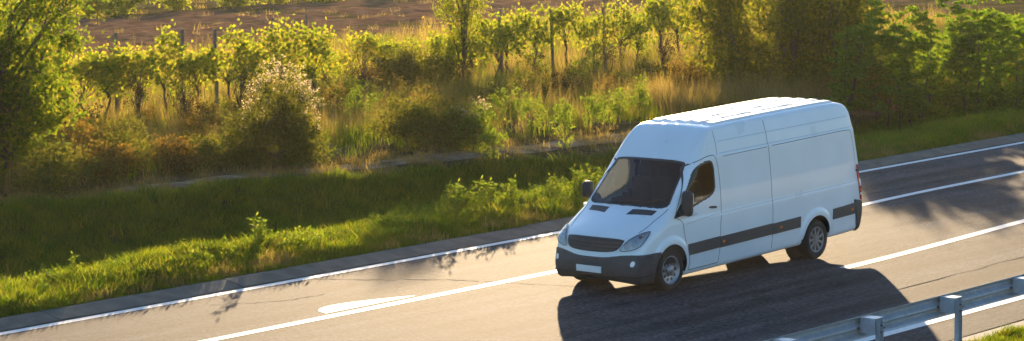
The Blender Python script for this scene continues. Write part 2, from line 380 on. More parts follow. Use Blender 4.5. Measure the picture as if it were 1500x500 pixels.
# ------------------------------------------------------------------ the van: a smooth hull function, panels and trim laid on it
SH=0.027           # the unladen van sits nose-down: z_real = z_body - SH*x
PROF=[(.80,.25),(.93,.29),(.985,.40),(.99,.54),(.965,.63),(.945,.70),(.92,.84),(.86,.965),(.72,1.065),(.50,1.175),(.25,1.285),(.05,1.365),
      (-.30,1.71),(-.66,2.06),(-.94,2.32),(-1.19,2.50),(-1.33,2.575),(-1.46,2.60),(-1.9,2.61),(-3.5,2.622),(-5.2,2.62),(-5.50,2.585),(-5.64,2.49),(-5.72,2.3),(-5.80,1.9),(-5.91,1.15),(-5.93,.7),(-5.93,.5),(-5.88,.29),(-5.7,.25)]
def poly_sdf(px,pz,poly):
    P=np.asarray(poly,float); d=np.full(px.shape,1e9); ins=np.zeros(px.shape,bool)
    n=len(P)
    for i in range(n):
        a=P[i]; b=P[(i+1)%n]; e=b-a
        wx=px-a[0]; wz=pz-a[1]
        t=np.clip((wx*e[0]+wz*e[1])/(e@e),0,1)
        dd=(wx-e[0]*t)**2+(wz-e[1]*t)**2
        d=np.minimum(d,dd)
        c=((a[1]>pz)!=(b[1]>pz))&(px<(b[0]-a[0])*(pz-a[1])/((b[1]-a[1]) if abs(b[1]-a[1])>1e-12 else 1e-12)+a[0])
        ins^=c
    d=np.sqrt(d); return np.where(ins,-d,d)
def chaikin(p,n=2,closed=True):
    p=np.asarray(p,float)
    for _ in range(n):
        q=np.roll(p,-1,0)
        if closed: p=np.stack([.75*p+.25*q,.25*p+.75*q],1).reshape(-1,p.shape[1])
        else:
            a=p[:-1];b=p[1:]; p=np.concatenate([p[:1],np.stack([.75*a+.25*b,.25*a+.75*b],1).reshape(-1,p.shape[1]),p[-1:]])
    return p
GX=np.arange(-6.5,1.6,.02); GZ=np.arange(-.2,3.2,.02)
_tx,_tz=np.meshgrid(GX,GZ,indexing='ij')
TG=poly_sdf(_tx,_tz,chaikin(PROF,2))
def bil(x,z):
    fx=np.clip((x-GX[0])/.02,0,len(GX)-1.001); fz=np.clip((z-GZ[0])/.02,0,len(GZ)-1.001)
    i=fx.astype(int); j=fz.astype(int); u=fx-i; v=fz-j
    return TG[i,j]*(1-u)*(1-v)+TG[i+1,j]*u*(1-v)+TG[i,j+1]*(1-u)*v+TG[i+1,j+1]*u*v
WZ=np.array([(.2,.925),(.25,.935),(.5,.962),(.7,.972),(.95,.972),(1.10,.968),(1.14,.955),(1.5,.938),(2.04,.892),(2.08,.888),(2.13,.868),(2.30,.838),(2.34,.826),(2.5,.785),(2.75,.70)])
_wz=np.arange(0,3,.005); _wv=np.interp(_wz,WZ[:,0],WZ[:,1]); _k=np.hanning(11); _k/=_k.sum()
_wv=np.convolve(np.pad(_wv,5,mode='edge'),_k,mode='valid')


WF=(0.0,.36); WR=(-4.35,.25)
def Wf(x,z):
    w=np.interp(z,_wz,_wv)
    w=w-.10*np.clip(x-.05,0,None)**1.8
    w=w-.045*np.clip((-5.2-x)/.7,0,None)**2
    for c,r in ((WF,.0),(WR,.0)):
        rr=np.hypot(x-c[0],z-c[1]); w=w+.028*(1-sst(.49,.57,rr))*sst(.25,.4,z)
    return w
def smax(a,b,k):
    h=np.clip(k-np.abs(a-b),0,None)/k
    return np.maximum(a,b)+h*h*k*.25
def F(x,y,z,arch=True):
    b=np.where(x>0,.10+.13*sst(0,.5,x),.10*sst(-1.35,-.6,x))
    T=bil(x+b*y*y,z+(.10-.06*sst(1.9,2.4,z))*y*y)
    S=np.abs(y)-Wf(x,z)
    f=smax(T,S,.11-.045*sst(2.2,2.45,z))
    if arch:
        for c in (WF,WR):
            rr=np.hypot(x-c[0],z-c[1]); f=np.maximum(f,np.where(np.abs(y)>.55,.435-rr,-1))
    return f
def G(x, y, z, arch=False, e=.004):
    g_ = np.stack([F(x+e, y, z, arch)-F(x-e, y, z, arch), F(x, y+e, z, arch)-F(x, y-e, z, arch), F(x, y, z+e, arch)-F(x, y, z-e, arch)], -1)
    return g_/(np.linalg.norm(g_, axis=-1, keepdims=True)+1e-9)
def shear(V):
    V = np.array(V, float); V[:, 2] -= SH*V[:, 0]; return V
def nets(f, lo, hi, h):
    """smooth skin of f = 0 (surface nets)"""
    ax = [np.arange(lo[i], hi[i]+h, h) for i in range(3)]
    X, Y, Z = np.meshgrid(*ax, indexing='ij'); A = f(X, Y, Z); sg = A < 0
    nx, ny, nz = A.shape; acc = np.zeros((nx-1, ny-1, nz-1, 3)); cnt = np.zeros((nx-1, ny-1, nz-1))
    P = np.stack([X, Y, Z], -1)
    for d in range(3):
        s0 = [slice(None)]*3; s1 = [slice(None)]*3; s0[d] = slice(0, -1); s1[d] = slice(1, None); s0 = tuple(s0); s1 = tuple(s1)
        a, b_ = A[s0], A[s1]; cr = (sg[s0] != sg[s1]); t = np.where(cr, a/(np.where(cr, a-b_, 1)), 0)
        pt = P[s0].copy(); pt[..., d] += t*h
        o = [k for k in range(3) if k != d]; w = np.where(cr, 1.0, 0.0)
        for u in (0, 1):
            for v in (0, 1):
                sl_ = [slice(None)]*3; sl_[o[0]] = slice(u, u-1 if u-1 < 0 else None); sl_[o[1]] = slice(v, v-1 if v-1 < 0 else None)
                sl_ = tuple(sl_); acc += pt[sl_]*w[sl_][..., None]; cnt += w[sl_]
    m_ = cnt > 0; idx = np.full(cnt.shape, -1); idx[m_] = np.arange(m_.sum()); V = acc[m_]/cnt[m_][:, None]
    Q = []
    for d in range(3):
        o = [k for k in range(3) if k != d]
        s0 = [slice(1, -1)]*3; s1 = [slice(1, -1)]*3; s0[d] = slice(0, -1); s1[d] = slice(1, None)
        cr = sg[tuple(s0)] != sg[tuple(s1)]; I = np.argwhere(cr)
        if len(I) == 0: continue
        off = np.ones(3, int); off[d] = 0; I = I+off
        def c_(u, v):
            J = I.copy(); J[:, o[0]] -= u; J[:, o[1]] -= v; return idx[J[:, 0], J[:, 1], J[:, 2]]
        q = np.stack([c_(1, 1), c_(0, 1), c_(0, 0), c_(1, 0)], -1)
        ins = sg[I[:, 0], I[:, 1], I[:, 2]]
        flip = ins if d != 1 else ~ins
        q = np.where(flip[:, None], q, q[:, ::-1]); Q.append(q)
    Q = np.concatenate(Q); Q = Q[(Q >= 0).all(1)]
    return V, Q
def relax(V, f, h, it=3):
    e = .003
    for _ in range(it):
        v = f(V[:, 0], V[:, 1], V[:, 2]); g_ = np.stack([f(V[:, 0]+e, V[:, 1], V[:, 2])-f(V[:, 0]-e, V[:, 1], V[:, 2]), f(V[:, 0], V[:, 1]+e, V[:, 2])-f(V[:, 0], V[:, 1]-e, V[:, 2]), f(V[:, 0], V[:, 1], V[:, 2]+e)-f(V[:, 0], V[:, 1], V[:, 2]-e)], -1)/(2*e)
        st = v[:, None]*g_/(np.sum(g_*g_, 1)[:, None]+1e-6); n_ = np.linalg.norm(st, axis=1)[:, None]
        V = V-st*np.minimum(1, h*.4/(n_+1e-9))
    return V
def inpoly(a, b_, poly): return poly_sdf(np.asarray(a, float), np.asarray(b_, float), poly) < 0
def project(mode, a, b_, n=40):
    a = np.asarray(a, float); b_ = np.asarray(b_, float)
    f = {'L': lambda t: F(a, t, b_, False), 'R': lambda t: F(a, -t, b_, False), 'F': lambda t: F(t, a, b_, False), 'T': lambda t: F(a, b_, t, False), 'B': lambda t: F(-t, a, b_, False)}[mode]
    lo = np.full(a.shape, {'L': .2, 'R': .2, 'F': -2.2, 'T': .75, 'B': 3.0}[mode]); hi = np.full(a.shape, {'L': 1.3, 'R': 1.3, 'F': 1.3, 'T': 3.0, 'B': 6.4}[mode])
    for _ in range(n):
        mid = .5*(lo+hi); v = f(mid) < 0; lo = np.where(v, mid, lo); hi = np.where(v, hi, mid)
    t = .5*(lo+hi)
    P = {'L': (a, t, b_), 'R': (a, -t, b_), 'F': (t, a, b_), 'T': (a, b_, t), 'B': (-t, a, b_)}[mode]
    P = np.stack(P, -1); return P, G(P[:, 0], P[:, 1], P[:, 2])
def dens(poly, step):
    P = []
    for a, b_ in zip(poly, np.roll(poly, -1, 0)):
        n = max(1, int(np.linalg.norm(b_-a)/step))
        for t in range(n): P.append(a+(b_-a)*t/n)
    return np.array(P)
def patch(name, poly, mode, off, thick, mat, parent, rings=(1, .9, .72, .5, .27), soft=2, step=.05, sy=None, center=None):
    """a panel of outline poly laid on the hull, standing off by off, with a returned edge"""
    poly = chaikin(np.asarray(poly, float), soft) if soft else np.asarray(poly, float)
    poly = dens(poly, step); c = np.array(center) if center is not None else poly.mean(0); n = len(poly)
    P2 = np.concatenate([c+(poly-c)*s for s in rings]+[c[None]])
    P, nr = project(mode, P2[:, 0], P2[:, 1]); V = P+nr*off; k = len(rings)
    sk = P[:n]+nr[:n]*(off-thick); V = np.concatenate([V, sk]); NB = np.concatenate([nr, nr[:n]])
    Fc = []
    for r_ in range(k-1):
        for i in range(n): Fc.append((r_*n+i, r_*n+(i+1) % n, (r_+1)*n+(i+1) % n, (r_+1)*n+i))
    ci = k*n
    for i in range(n): Fc.append(((k-1)*n+i, (k-1)*n+(i+1) % n, ci)); 
    for i in range(n): Fc.append((ci+1+i, ci+1+(i+1) % n, (i+1) % n, i))
    o = mesh(name, shear(V), Fc, mat, parent); bm = bmesh.new(); bm.from_mesh(o.data); bmesh.ops.recalc_face_normals(bm, faces=bm.faces[:]); bm.to_mesh(o.data); bm.free()
    # faces must look outwards
    f0 = o.data.polygons[0]; nn = np.array(f0.normal); 
    if nn @ nr[0] < 0: o.data.flip_normals()
    return autosmooth(o, 50)
def frame(name, poly, mode, off, w, mat, parent, soft=2, step=.05, center=None):
    """a flat band just inside the outline"""
    poly = chaikin(np.asarray(poly, float), soft); poly = dens(poly, step); n = len(poly)
    d = np.roll(poly, -1, 0)-np.roll(poly, 1, 0); d /= np.linalg.norm(d, axis=1)[:, None]; nn = np.stack([-d[:, 1], d[:, 0]], -1)
    c = poly.mean(0)
    if ((c-poly)*nn).sum(1).mean() < 0: nn = -nn
    P2 = np.concatenate([poly, poly+nn*w]); P, nr = project(mode, P2[:, 0], P2[:, 1]); V = P+nr*off
    return mesh(name, shear(V), [(i, (i+1) % n, n+(i+1) % n, n+i) for i in range(n)], mat, parent, True)
def seam(name, pts, mode, w, mat, parent, off=.0025, soft=2, step=.04, closed=False):
    p = chaikin(np.asarray(pts, float), soft, closed) if soft else np.asarray(pts, float)
    if closed: p = np.concatenate([p, p[:1]])
    q = []
    for a, b_ in zip(p[:-1], p[1:]):
        n = max(1, int(np.linalg.norm(b_-a)/step)); q += [a+(b_-a)*t/n for t in range(n)]
    q.append(p[-1]); q = np.array(q); d = np.gradient(q, axis=0); d /= np.linalg.norm(d, axis=1)[:, None]+1e-9; nn = np.stack([-d[:, 1], d[:, 0]], -1)
    P2 = np.concatenate([q+nn*w/2, q-nn*w/2]); P, nr = project(mode, P2[:, 0], P2[:, 1]); n = len(q)
    return mesh(name, shear(P+nr*off), [(i, i+1, n+i+1, n+i) for i in range(n-1)], mat, parent, True)
def blob(name, f, lo, hi, h, mat, parent, sh=True):
    V, Q = nets(f, lo, hi, h); V = relax(V, f, h, 2)
    return mesh(name, shear(V) if sh else V, Q, mat, parent, True)
def rbox(c, s, r_):
    def f(x, y, z):
        q = [np.abs(p-cc)-(ss-r_) for p, cc, ss in zip((x, y, z), c, s)]
        return np.sqrt(sum(np.maximum(k, 0)**2 for k in q))+np.minimum(np.maximum.reduce(q), 0)-r_
    return f

van = tag(empty('delivery_van'), 'white high-roof panel van with dark side trim driving on the road', 'van')
WS = [(-.84, 1.35), (-.4, 1.375), (.4, 1.375), (.84, 1.35), (.80, 1.55), (.74, 2.0), (.70, 2.06), (.3, 2.085), (-.3, 2.085), (-.70, 2.06), (-.74, 2.0), (-.80, 1.55)]
WIN = [(-1.29, 1.46), (-1.31, 1.75), (-1.28, 2.04), (-1.05, 2.04), (-.76, 1.97), (-.60, 1.77), (-.15, 1.22), (-.30, 1.225), (-.80, 1.36)]
DOOR = [(-1.38, .27), (-1.40, 1.02), (-1.45, 1.08), (-1.43, 2.11), (-1.15, 2.12), (-.74, 2.045), (-.60, 1.90), (-.33, 1.53), (-.10, 1.21), (-.33, 1.14), (-.36, .90), (-.46, .62), (-.49, .40), (-.50, .30), (-.50, .275), (-.52, .27), (-.60, .27), (-1.30, .27)]
SLIDE = [(-2.96, .27), (-2.96, 2.50), (-1.45, 2.50), (-1.45, 1.06), (-1.40, 1.02), (-1.38, .27)]
Vb, Qb = nets(lambda x, y, z: F(x, y, z), (-6.02, -1.07, .18), (1.08, 1.07, 2.76), .025)
Vb = relax(Vb, lambda x, y, z: F(x, y, z), .025, 3)
Nb = G(Vb[:, 0], Vb[:, 1], Vb[:, 2], True)
c = Vb[Qb].mean(1); nc = Nb[Qb].mean(1)
side = np.abs(nc[:, 1]) > .45
isw = inpoly(c[:, 0], c[:, 2], chaikin(WIN, 2)) & (np.abs(c[:, 1]) > .6)
isws = inpoly(c[:, 1], c[:, 2], chaikin(WS, 2)) & (c[:, 0] > -1.0)
under = (nc[:, 2] < -.7)
isd = inpoly(c[:, 0], c[:, 2], DOOR) & side
hood = (nc[:, 2] > .35) & (c[:, 0] > -.2) & (c[:, 2] < 1.42) & (c[:, 2] > .95) & (np.abs(c[:, 1]) < .74+.14*(.5-c[:, 0]))
isl = inpoly(c[:, 0], c[:, 2], SLIDE) & side & ~isd
rear = (nc[:, 0] < -.75) & (c[:, 0] < -5)
cls = np.zeros(len(Qb), int)
cls[isl & (c[:, 1] < 0)] = 6; cls[rear & (c[:, 1] > 0)] = 4; cls[rear & (c[:, 1] <= 0)] = 5; cls[hood] = 3; cls[isd & (c[:, 1] > 0)] = 1; cls[isd & (c[:, 1] < 0)] = 2
cls[isw | isws] = -1
objs = {}
for k, nm in ((0, 'body'), (1, 'cab_door'), (2, 'cab_door'), (3, 'bonnet'), (4, 'rear_door'), (5, 'rear_door'), (6, 'sliding_door')):
    sel = Qb[cls == k]; u, inv = np.unique(sel, return_inverse=True); inv = inv.reshape(sel.shape)
    objs[k] = mesh(nm, shear(Vb[u]), inv, 'paint', van, True, normals=Nb[u])
body = objs[0]; door = {1: objs[1], -1: objs[2]}
# cab lining, bulkhead, dashboard, seats
Vi, Qi = nets(lambda x, y, z: F(x, y, z, False)+.05, (-1.56, -1.0, .45), (1.02, 1.0, 2.7), .045); ci_ = Vi[Qi].mean(1)
keep = ~((inpoly(ci_[:, 0], ci_[:, 2], np.array(WIN)*1.14+[.10, -.24]) & (np.abs(ci_[:, 1]) > .6)) | (inpoly(ci_[:, 1], ci_[:, 2], np.array(WS)*[1.1, 1.08]+[0, -.14]) & (ci_[:, 0] > -1.1)))
mesh('cab_lining', shear(Vi), Qi[keep][:, ::-1], 'interior', van, True)
blob('bulkhead', lambda x, y, z: np.maximum(F(x, y, z, False)+.06, np.abs(x+1.53)-.02), (-1.62, -1, .3), (-1.44, 1, 2.7), .04, 'interior', van)
blob('dashboard', lambda x, y, z: np.maximum(F(x, y, z, False)+.07, rbox((.25, 0, 1.05), (.50, .95, .27), .12)(x, y, z)), (-.4, -1, .7), (.8, 1, 1.4), .035, 'interior', van)
for sy in (-.50, -.06, .50):
    s_ = blob('seat', lambda x, y, z, sy=sy: np.minimum(rbox((-.85, sy, .95), (.27, .22, .09), .06)(x, y, z), rbox((-1.16-.0*z, sy, 1.30), (.08, .22, .38), .06)(x, y, z)), (-1.4, sy-.3, .75), (-.5, sy+.3, 1.8), .035, 'seat_fabric', van)
    blob('headrest', rbox((-1.20, sy, 1.78), (.05, .13, .10), .04), (-1.35, sy-.25, 1.6), (-1.05, sy+.25, 1.95), .025, 'seat_fabric', s_)
wb = MB(); tp = [(-.42+.10*math.sin(t), .50+.20*math.cos(t), 1.30+.17*math.sin(t)) for t in np.linspace(0, 2*math.pi, 25)]
wb.tube(tp, .014, 6, cap=False); wb.tube([(-.42, .50, 1.30), (-.1, .50, 1.18)], .03, 8); wb.tube([(-.42, .31, 1.30), (-.42, .69, 1.30)], .014, 6); wb.build('steering_wheel', 'black_plastic', van, True)
# glass
ws_ = patch('windscreen', WS, 'F', .002, .004, 'screen_glass', van, step=.07)
frame('screen_seal', np.array(WS)*[1.012, 1.0]+[0, 0], 'F', .0045, .036, 'black_plastic', ws_)
for s, md in ((1, 'L'), (-1, 'R')):
    w_ = patch('door_window', WIN, md, .002, .004, 'window_glass', door[s], center=(-.85, 1.68))
    frame('window_seal', WIN, md, .0045, .034, 'black_plastic', door[s])
    seam('door_gap', DOOR, md, .012, 'seam', door[s], closed=True, soft=2)
    seam('gap_or_recess_shade', [(-2.96, .27), (-2.96, 1.2), (-2.95, 2.0), (-2.93, 2.53)], md, .012, 'seam', body)
    seam('gap_or_recess_shade', [(-1.43, 2.10), (-1.44, 2.3), (-1.42, 2.52)], md, .010, 'seam', body)
    seam('swage_shade', [(-1.5, 2.325), (-5.55, 2.325)], md, .010, 'crease_shade', body, soft=0)  # pressed body lines: their shade is laid on as grey strips
    seam('swage_shade', [(-1.5, 2.125), (-5.6, 2.125)], md, .010, 'crease_shade', body, soft=0)
    seam('swage_shade', [(-.45, 1.06), (-.9, 1.10), (-1.38, 1.115), (-3, 1.125), (-5.75, 1.13)], md, .010, 'crease_shade', body)
    seam('gap_or_recess_shade', [(-3.06, 2.075), (-4.5, 2.08), (-5.50, 2.085), (-5.58, 2.05), (-5.64, 1.75), (-5.68, 1.35)], md, .010, 'seam', body)  # recessed rear panel: shade along its edge painted as a dark strip
    seam('gap_or_recess_shade', [(-1.58, 2.065), (-2.2, 2.07), (-2.9, 2.07)], md, .009, 'seam', body)  # recessed front panel: top edge shade painted the same way
    # rubbing strips broken at gaps and arches
    for (x0, x1) in ((-.47, -1.375), (-1.39, -2.955), (-2.97, -3.82), (-4.87, -5.62)):
        st = patch('side_trim', [(x0, .525), (x0, .715), (x1, .725 if x1 > -4 else .735), (x1, .53)], md, .016, .02, 'grey_plastic', body, soft=0, rings=(1, .97, .6, .2))
        for mx in ((-1.48,) if x0 == -1.39 else (-3.2,) if x0 == -2.97 else (-5.5,) if x0 == -4.87 else ()):
            patch('side_marker', [(mx-.035, .60), (mx+.035, .60), (mx+.035, .645), (mx-.035, .645)], md, .021, .01, 'orange_lens', st, soft=1, rings=(1, .5))
    # handle: cup and pull
    hp = patch('handle', [(-1.30, 1.215), (-1.10, 1.235), (-1.10, 1.275), (-1.30, 1.255)], md, .022, .03, 'black_plastic', door[s], soft=2, rings=(1, .8, .4))
    # arch lip and liner
    for cx, cz in (WF, WR):
        lb = MB(); ts = np.linspace(-.55, math.pi+.55, 40)
        ring = []
        for t in ts:
            x_, z_ = cx+.424*math.cos(t), cz+.424*math.sin(t)
            ring.append((x_, z_))
        ring = np.array([r_ for r_ in ring if r_[1] > .26]); yy, _ = project(md, ring[:, 0], ring[:, 1])
        n = len(ring); V = np.concatenate([np.c_[ring[:, 0], yy[:, 1]+s*.004, ring[:, 1]], np.c_[ring[:, 0], np.full(n, s*.55), ring[:, 1]]])
        rg = np.array([(cx+q_*math.cos(t), cz+q_*math.sin(t)) for q_ in (.422, .444, .478) for t in ts]); ok = rg[:len(ts), 1] > .262; nt = len(ts)
        PL, nl = project(md, rg[:, 0], np.maximum(rg[:, 1], .255)); PL = PL+nl*np.repeat([.002, .007, .002], nt)[:, None]
        mesh('arch_lip', shear(PL), [(k*nt+i, k*nt+i+1, (k+1)*nt+i+1, (k+1)*nt+i) for k in range(2) for i in range(nt-1) if ok[i] and ok[i+1]], 'paint', body, True)
        mesh('arch_liner', shear(V), [(i, i+1, n+i+1, n+i) for i in range(n-1)], 'black_plastic', body, True)
        V = [(cx+.44*math.cos(t), s*.56, cz+.44*math.sin(t)) for t in np.linspace(0, 2*math.pi, 32, endpoint=False)]
        mesh('inner_arch', shear(V), [tuple(range(32))], 'black_plastic', body)
    # mirror
    mr_ = blob('mirror', lambda x, y, z, s=s: np.minimum(rbox((-.33+.25*(np.abs(y)-1.06), s*1.065, 1.43 if s > 0 else 1.52), (.085, .115 if s > 0 else .09, .215 if s > 0 else .15), .08)(x, y, z), rbox((-.30, s*.965, 1.27), (.11, .07, .05), .045)(x, y, z)), (-.52, min(s*.86, s*1.24), 1.16), (-.08, max(s*.86, s*1.24), 1.70), .02, 'black_plastic', van)
    MB().box((-.422, s*1.065-.06, 1.42), (-.412, s*1.065+.06, 1.60), .002).build('mirror_glass', 'lamp_reflector', mr_)
    MB().box((-.45, min(s*1.12, s*1.185), 1.24), (-.33, max(s*1.12, s*1.185), 1.285), .015).build('indicator', 'white_lens', mr_)
    patch('mirror_base', [(-.60, 1.29), (-.50, 1.45), (-.36, 1.47), (-.08, 1.20), (-.16, 1.19)], md, .012, .014, 'black_plastic', door[s], soft=1, rings=(1, .5))
    # tail lamp stack
    tl = patch('tail_light', [(-5.865, .76), (-5.80, .76), (-5.70, 1.42), (-5.745, 1.42)], md, .022, .03, 'red_lens', van, soft=1, rings=(1, .6), step=.04)
    for z0, z1, mm in ((.85, .90, 'white_lens'), (1.02, 1.16, 'white_lens'), (.93, .97, 'orange_lens')):
        xo = lambda z: -5.80-.10*(.76-z)/-.66*-1 if False else -5.80+.10*(z-.76)/.66
        patch('lens_band', [(xo(z0)-.058, z0), (xo(z0)-.002, z0), (xo(z1)-.002, z1), (xo(z1)-.052, z1)], md, .025, .006, mm, tl, soft=0, rings=(1, .5), step=.04)
    patch('rear_hinge', [(-5.76, 1.30), (-5.68, 1.30), (-5.68, 1.34), (-5.76, 1.34)], md, .03, .03, 'black_plastic', van, soft=0, rings=(1, .5))
    # headlight in its corner: reflector bowl, lamps, clear lens
    HL = [(s*.53, .745), (s*.60, .86), (s*.72, .985), (s*.86, 1.045), (s*.885, 1.03), (s*.90, .93), (s*.87, .82), (s*.74, .76)]
    hb = patch('headlight', HL, 'F', .007, .03, 'lamp_reflector', van, step=.03, soft=2)
    for (yy_, zz_, rr_) in ((s*.66, .835, .062), (s*.77, .875, .062), (s*.80, .97, .035)):
        pp, nn = project('F', np.array([yy_]), np.array([zz_])); pp = pp[0]; lb = MB()
        prof = [(rr_*k, .012+.02*(1-k*k)) for k in (1, .8, .5, .2, .001)]
        V = []; Fc = []
        ax_ = nn[0]; a1 = np.cross(ax_, (0, 0, 1)); a1 /= np.linalg.norm(a1); a2 = np.cross(ax_, a1)
        for r_, h_ in [(rr_*1.1, -.01)]+prof:
            for k in range(16):
                t = 2*math.pi*k/16; V.append(pp+ax_*(h_-.008)+a1*r_*math.cos(t)+a2*r_*math.sin(t))
        for i in range(len(prof)):
            for k in range(16): Fc.append((i*16+k, i*16+(k+1) % 16, (i+1)*16+(k+1) % 16, (i+1)*16+k))
        mesh('bulb', shear(np.array(V)), Fc, 'white_lens' if rr_ > .04 else 'orange_lens', hb, True)
    patch('lens', HL, 'F', .028, .03, 'lamp_glass', hb, step=.03)
    frame('lamp_seal', np.array(HL), 'F', .0295, .010, 'seam', hb, step=.03)
    patch('bonnet_vent', [(.27, s*.23), (.11, s*.25), (.02, s*.69), (.14, s*.67)], 'T', .004, .01, 'black_plastic', objs[3], soft=0, rings=(1, .6), step=.04)
    seam('bonnet_gap', [(.56, s*.72), (.42, s*.765), (.12, s*.805), (-.08, s*.85)], 'T', .012, 'seam', body)
    pf = patch('fog_light', [(s*.75, .525), (s*.80, .50), (s*.83, .55), (s*.82, .60), (s*.77, .60)], 'F', .020, .02, 'lamp_reflector', van, soft=2, rings=(1, .6), step=.03)
    seam('arch_gap', [(.36, .70), (.41, .62), (.43, .5)], md, .008, 'seam', body)
# bumpers
zb = lambda x, y: .645+.055*sst(.2, .75, np.abs(y))
blob('front_bumper', lambda x, y, z: np.maximum.reduce([F(x, y, z)-.014, z-zb(x, y), .30-x, -(F(x, y, z, False)+.05)]), (.2, -1.08, .18), (1.1, 1.08, .78), .02, 'grey_plastic', van)
blob('bumper_lip', lambda x, y, z: np.maximum.reduce([F(x, y, z, False)-.022, np.abs(z-.335)-.018, .5-x, -(F(x, y, z, False)+.03)]), (.45, -1.05, .28), (1.1, 1.05, .40), .014, 'black_plastic', van)
blob('rear_bumper', lambda x, y, z: np.maximum.reduce([F(x, y, z)-.02, z-.735-.2*(x+5.9), x+5.70-.25*(z-.3), -(F(x, y, z, False)+.05)]), (-6.05, -1.08, .18), (-5.4, 1.08, .85), .02, 'grey_plastic', van)
# grille with slats
GRL = [(-.60, .955), (0, .972), (.60, .955), (.585, .87), (.52, .765), (.40, .715), (0, .705), (-.40, .715), (-.52, .765), (-.585, .87)]
grl = patch('grille', GRL, 'F', .006, .012, 'black_plastic', van, step=.04)
for z0, hw in ((.765, .46), (.825, .52), (.885, .55)):
    patch('slat', [(-hw, z0-.013), (hw, z0-.013), (hw, z0+.013), (-hw, z0+.013)], 'F', .026, .025, 'grey_plastic', grl, soft=0, rings=(1, .9, .4), step=.08)
frame('grille_surround', np.array(GRL)*[1.03, 1.0], 'F', .014, .016, 'paint', van, step=.04)
MB().box((.985, -.26, .36), (1.008, .26, .468), .004).build('number_plate', 'plate_white', van)
# roof: long pressed ribs with narrow grooves, the grooves broken by short bridges
RY = np.linspace(-.56, .56, 5); hw = .066; RH = .032
def roof_piece(name, x0, x1, ya, yb, h, n, lip):
    xs = np.linspace(x0, x1, n); V = []
    for yy_, o_ in ((ya-lip, -.003), (ya, h), (yb, h), (yb+lip, -.003)):
        P, nr = project('T', xs, np.full(n, yy_)); ends = np.where((np.arange(n) == 0) | (np.arange(n) == n-1), -.003 if lip else o_, o_)
        V.append(P+nr*ends[:, None])
    mesh(name, shear(np.concatenate(V)), [(k*n+i, (k+1)*n+i, (k+1)*n+i+1, k*n+i+1) for k in range(3) for i in range(n-1)], 'paint', body)
for r_, y0 in enumerate(RY):
    roof_piece('roof_rib', -1.50, -5.42, y0-hw, y0+hw, RH, 28, .004)
    if r_ < 4:
        x = -1.85-.42*(r_ % 3)
        while x > -5.2:
            roof_piece('rib_bridge', x, x-.24, y0+hw+.001, RY[r_+1]-hw-.001, RH-.001, 5, 0); x -= 1.26
# wipers, aerial, chassis
for a, b_ in (((-.30, 1.40), (.30, 1.45)), ((.30, 1.40), (.74, 1.50))):
    P, nr = project('F', np.linspace(a[0], b_[0], 8), np.linspace(a[1], b_[1], 8)); MB().tube((shear(P+nr*.018)).tolist(), .009, 5).build('wiper', 'black_plastic', van)
cb = MB(); cb.box((-5.6, -.42, .30), (.6, .42, .36)); cb.box((-4.42, -.75, .29), (-4.28, .75, .41)); cb.box((-.06, -.75, .27), (.06, .75, .35)); cb.build('chassis', 'black_plastic', van)
# wheels
TY = [(.235, .095), (.262, .112), (.30, .118), (.332, .110), (.346, .092), (.350, .06), (.350, 0), (.350, -.06), (.346, -.092), (.332, -.110), (.30, -.118), (.25, -.11)]
def wheel(x, s, style):
    cy, cz = s*.858, .349
    w = MB()
    w.lathe([(.228, -.10), (.236, .085), (.243, .104), (.236, .106), (.222, .088), (.20, .072), (.03, .070), (.001, .070)], 36, (x, cy, cz), s)
    wo = autosmooth(w.build('wheel', 'rim_dark' if style else 'rim_silver', van), 45)
    t = MB(); t.lathe(TY, 44, (x, cy, cz), s); to = t.build('tyre', 'rubber', wo, True)
    h = MB()
    if style:
        for k in range(9):
            a = 2*math.pi*k/9; ca, sa = math.cos(a), math.sin(a)
            def q(r_, d, y_): return (x+r_*ca-d*sa, cy+s*y_, cz+r_*sa+d*ca)
            V = [q(.04, -.016, .096), q(.04, .016, .096), q(.222, .024, .100), q(.222, -.024, .100), q(.04, -.02, .074), q(.04, .02, .074), q(.222, .028, .080), q(.222, -.028, .080)]
            h.add(V, [(0, 1, 2, 3), (0, 3, 7, 4), (1, 5, 6, 2), (2, 6, 7, 3), (0, 4, 5, 1)])
        h.lathe([(.205, .096), (.228, .108), (.236, .098)], 36, (x, cy, cz), s)
        h.lathe([(.055, .074), (.052, .106), (.03, .114), (.001, .115)], 20, (x, cy, cz), s)
        h.build('hub_cap', 'rim_silver', wo)
    else:
        h.lathe([(.085, .072), (.082, .10), (.06, .118), (.001, .122)], 24, (x, cy, cz), s); h.build('hub_cap', 'rim_silver', wo, True)
        for k in range(10):
            a = 2*math.pi*k/10; b = MB(); b.tube([(x+.165*math.cos(a), cy+s*.064, cz+.165*math.sin(a)), (x+.165*math.cos(a), cy+s*.0745, cz+.165*math.sin(a))], .027, 10); b.build('vent_hole', 'rim_dark', wo)
        for k in range(6):
            a = 2*math.pi*k/6; b = MB(); b.tube([(x+.105*math.cos(a), cy+s*.064, cz+.105*math.sin(a)), (x+.105*math.cos(a), cy+s*.092, cz+.105*math.sin(a))], .012, 6); b.build('wheel_nut', 'rim_dark', wo)
for x, st in ((0.0, 0), (-4.35, 1)):
    for s in (1, -1): wheel(x, s, st)

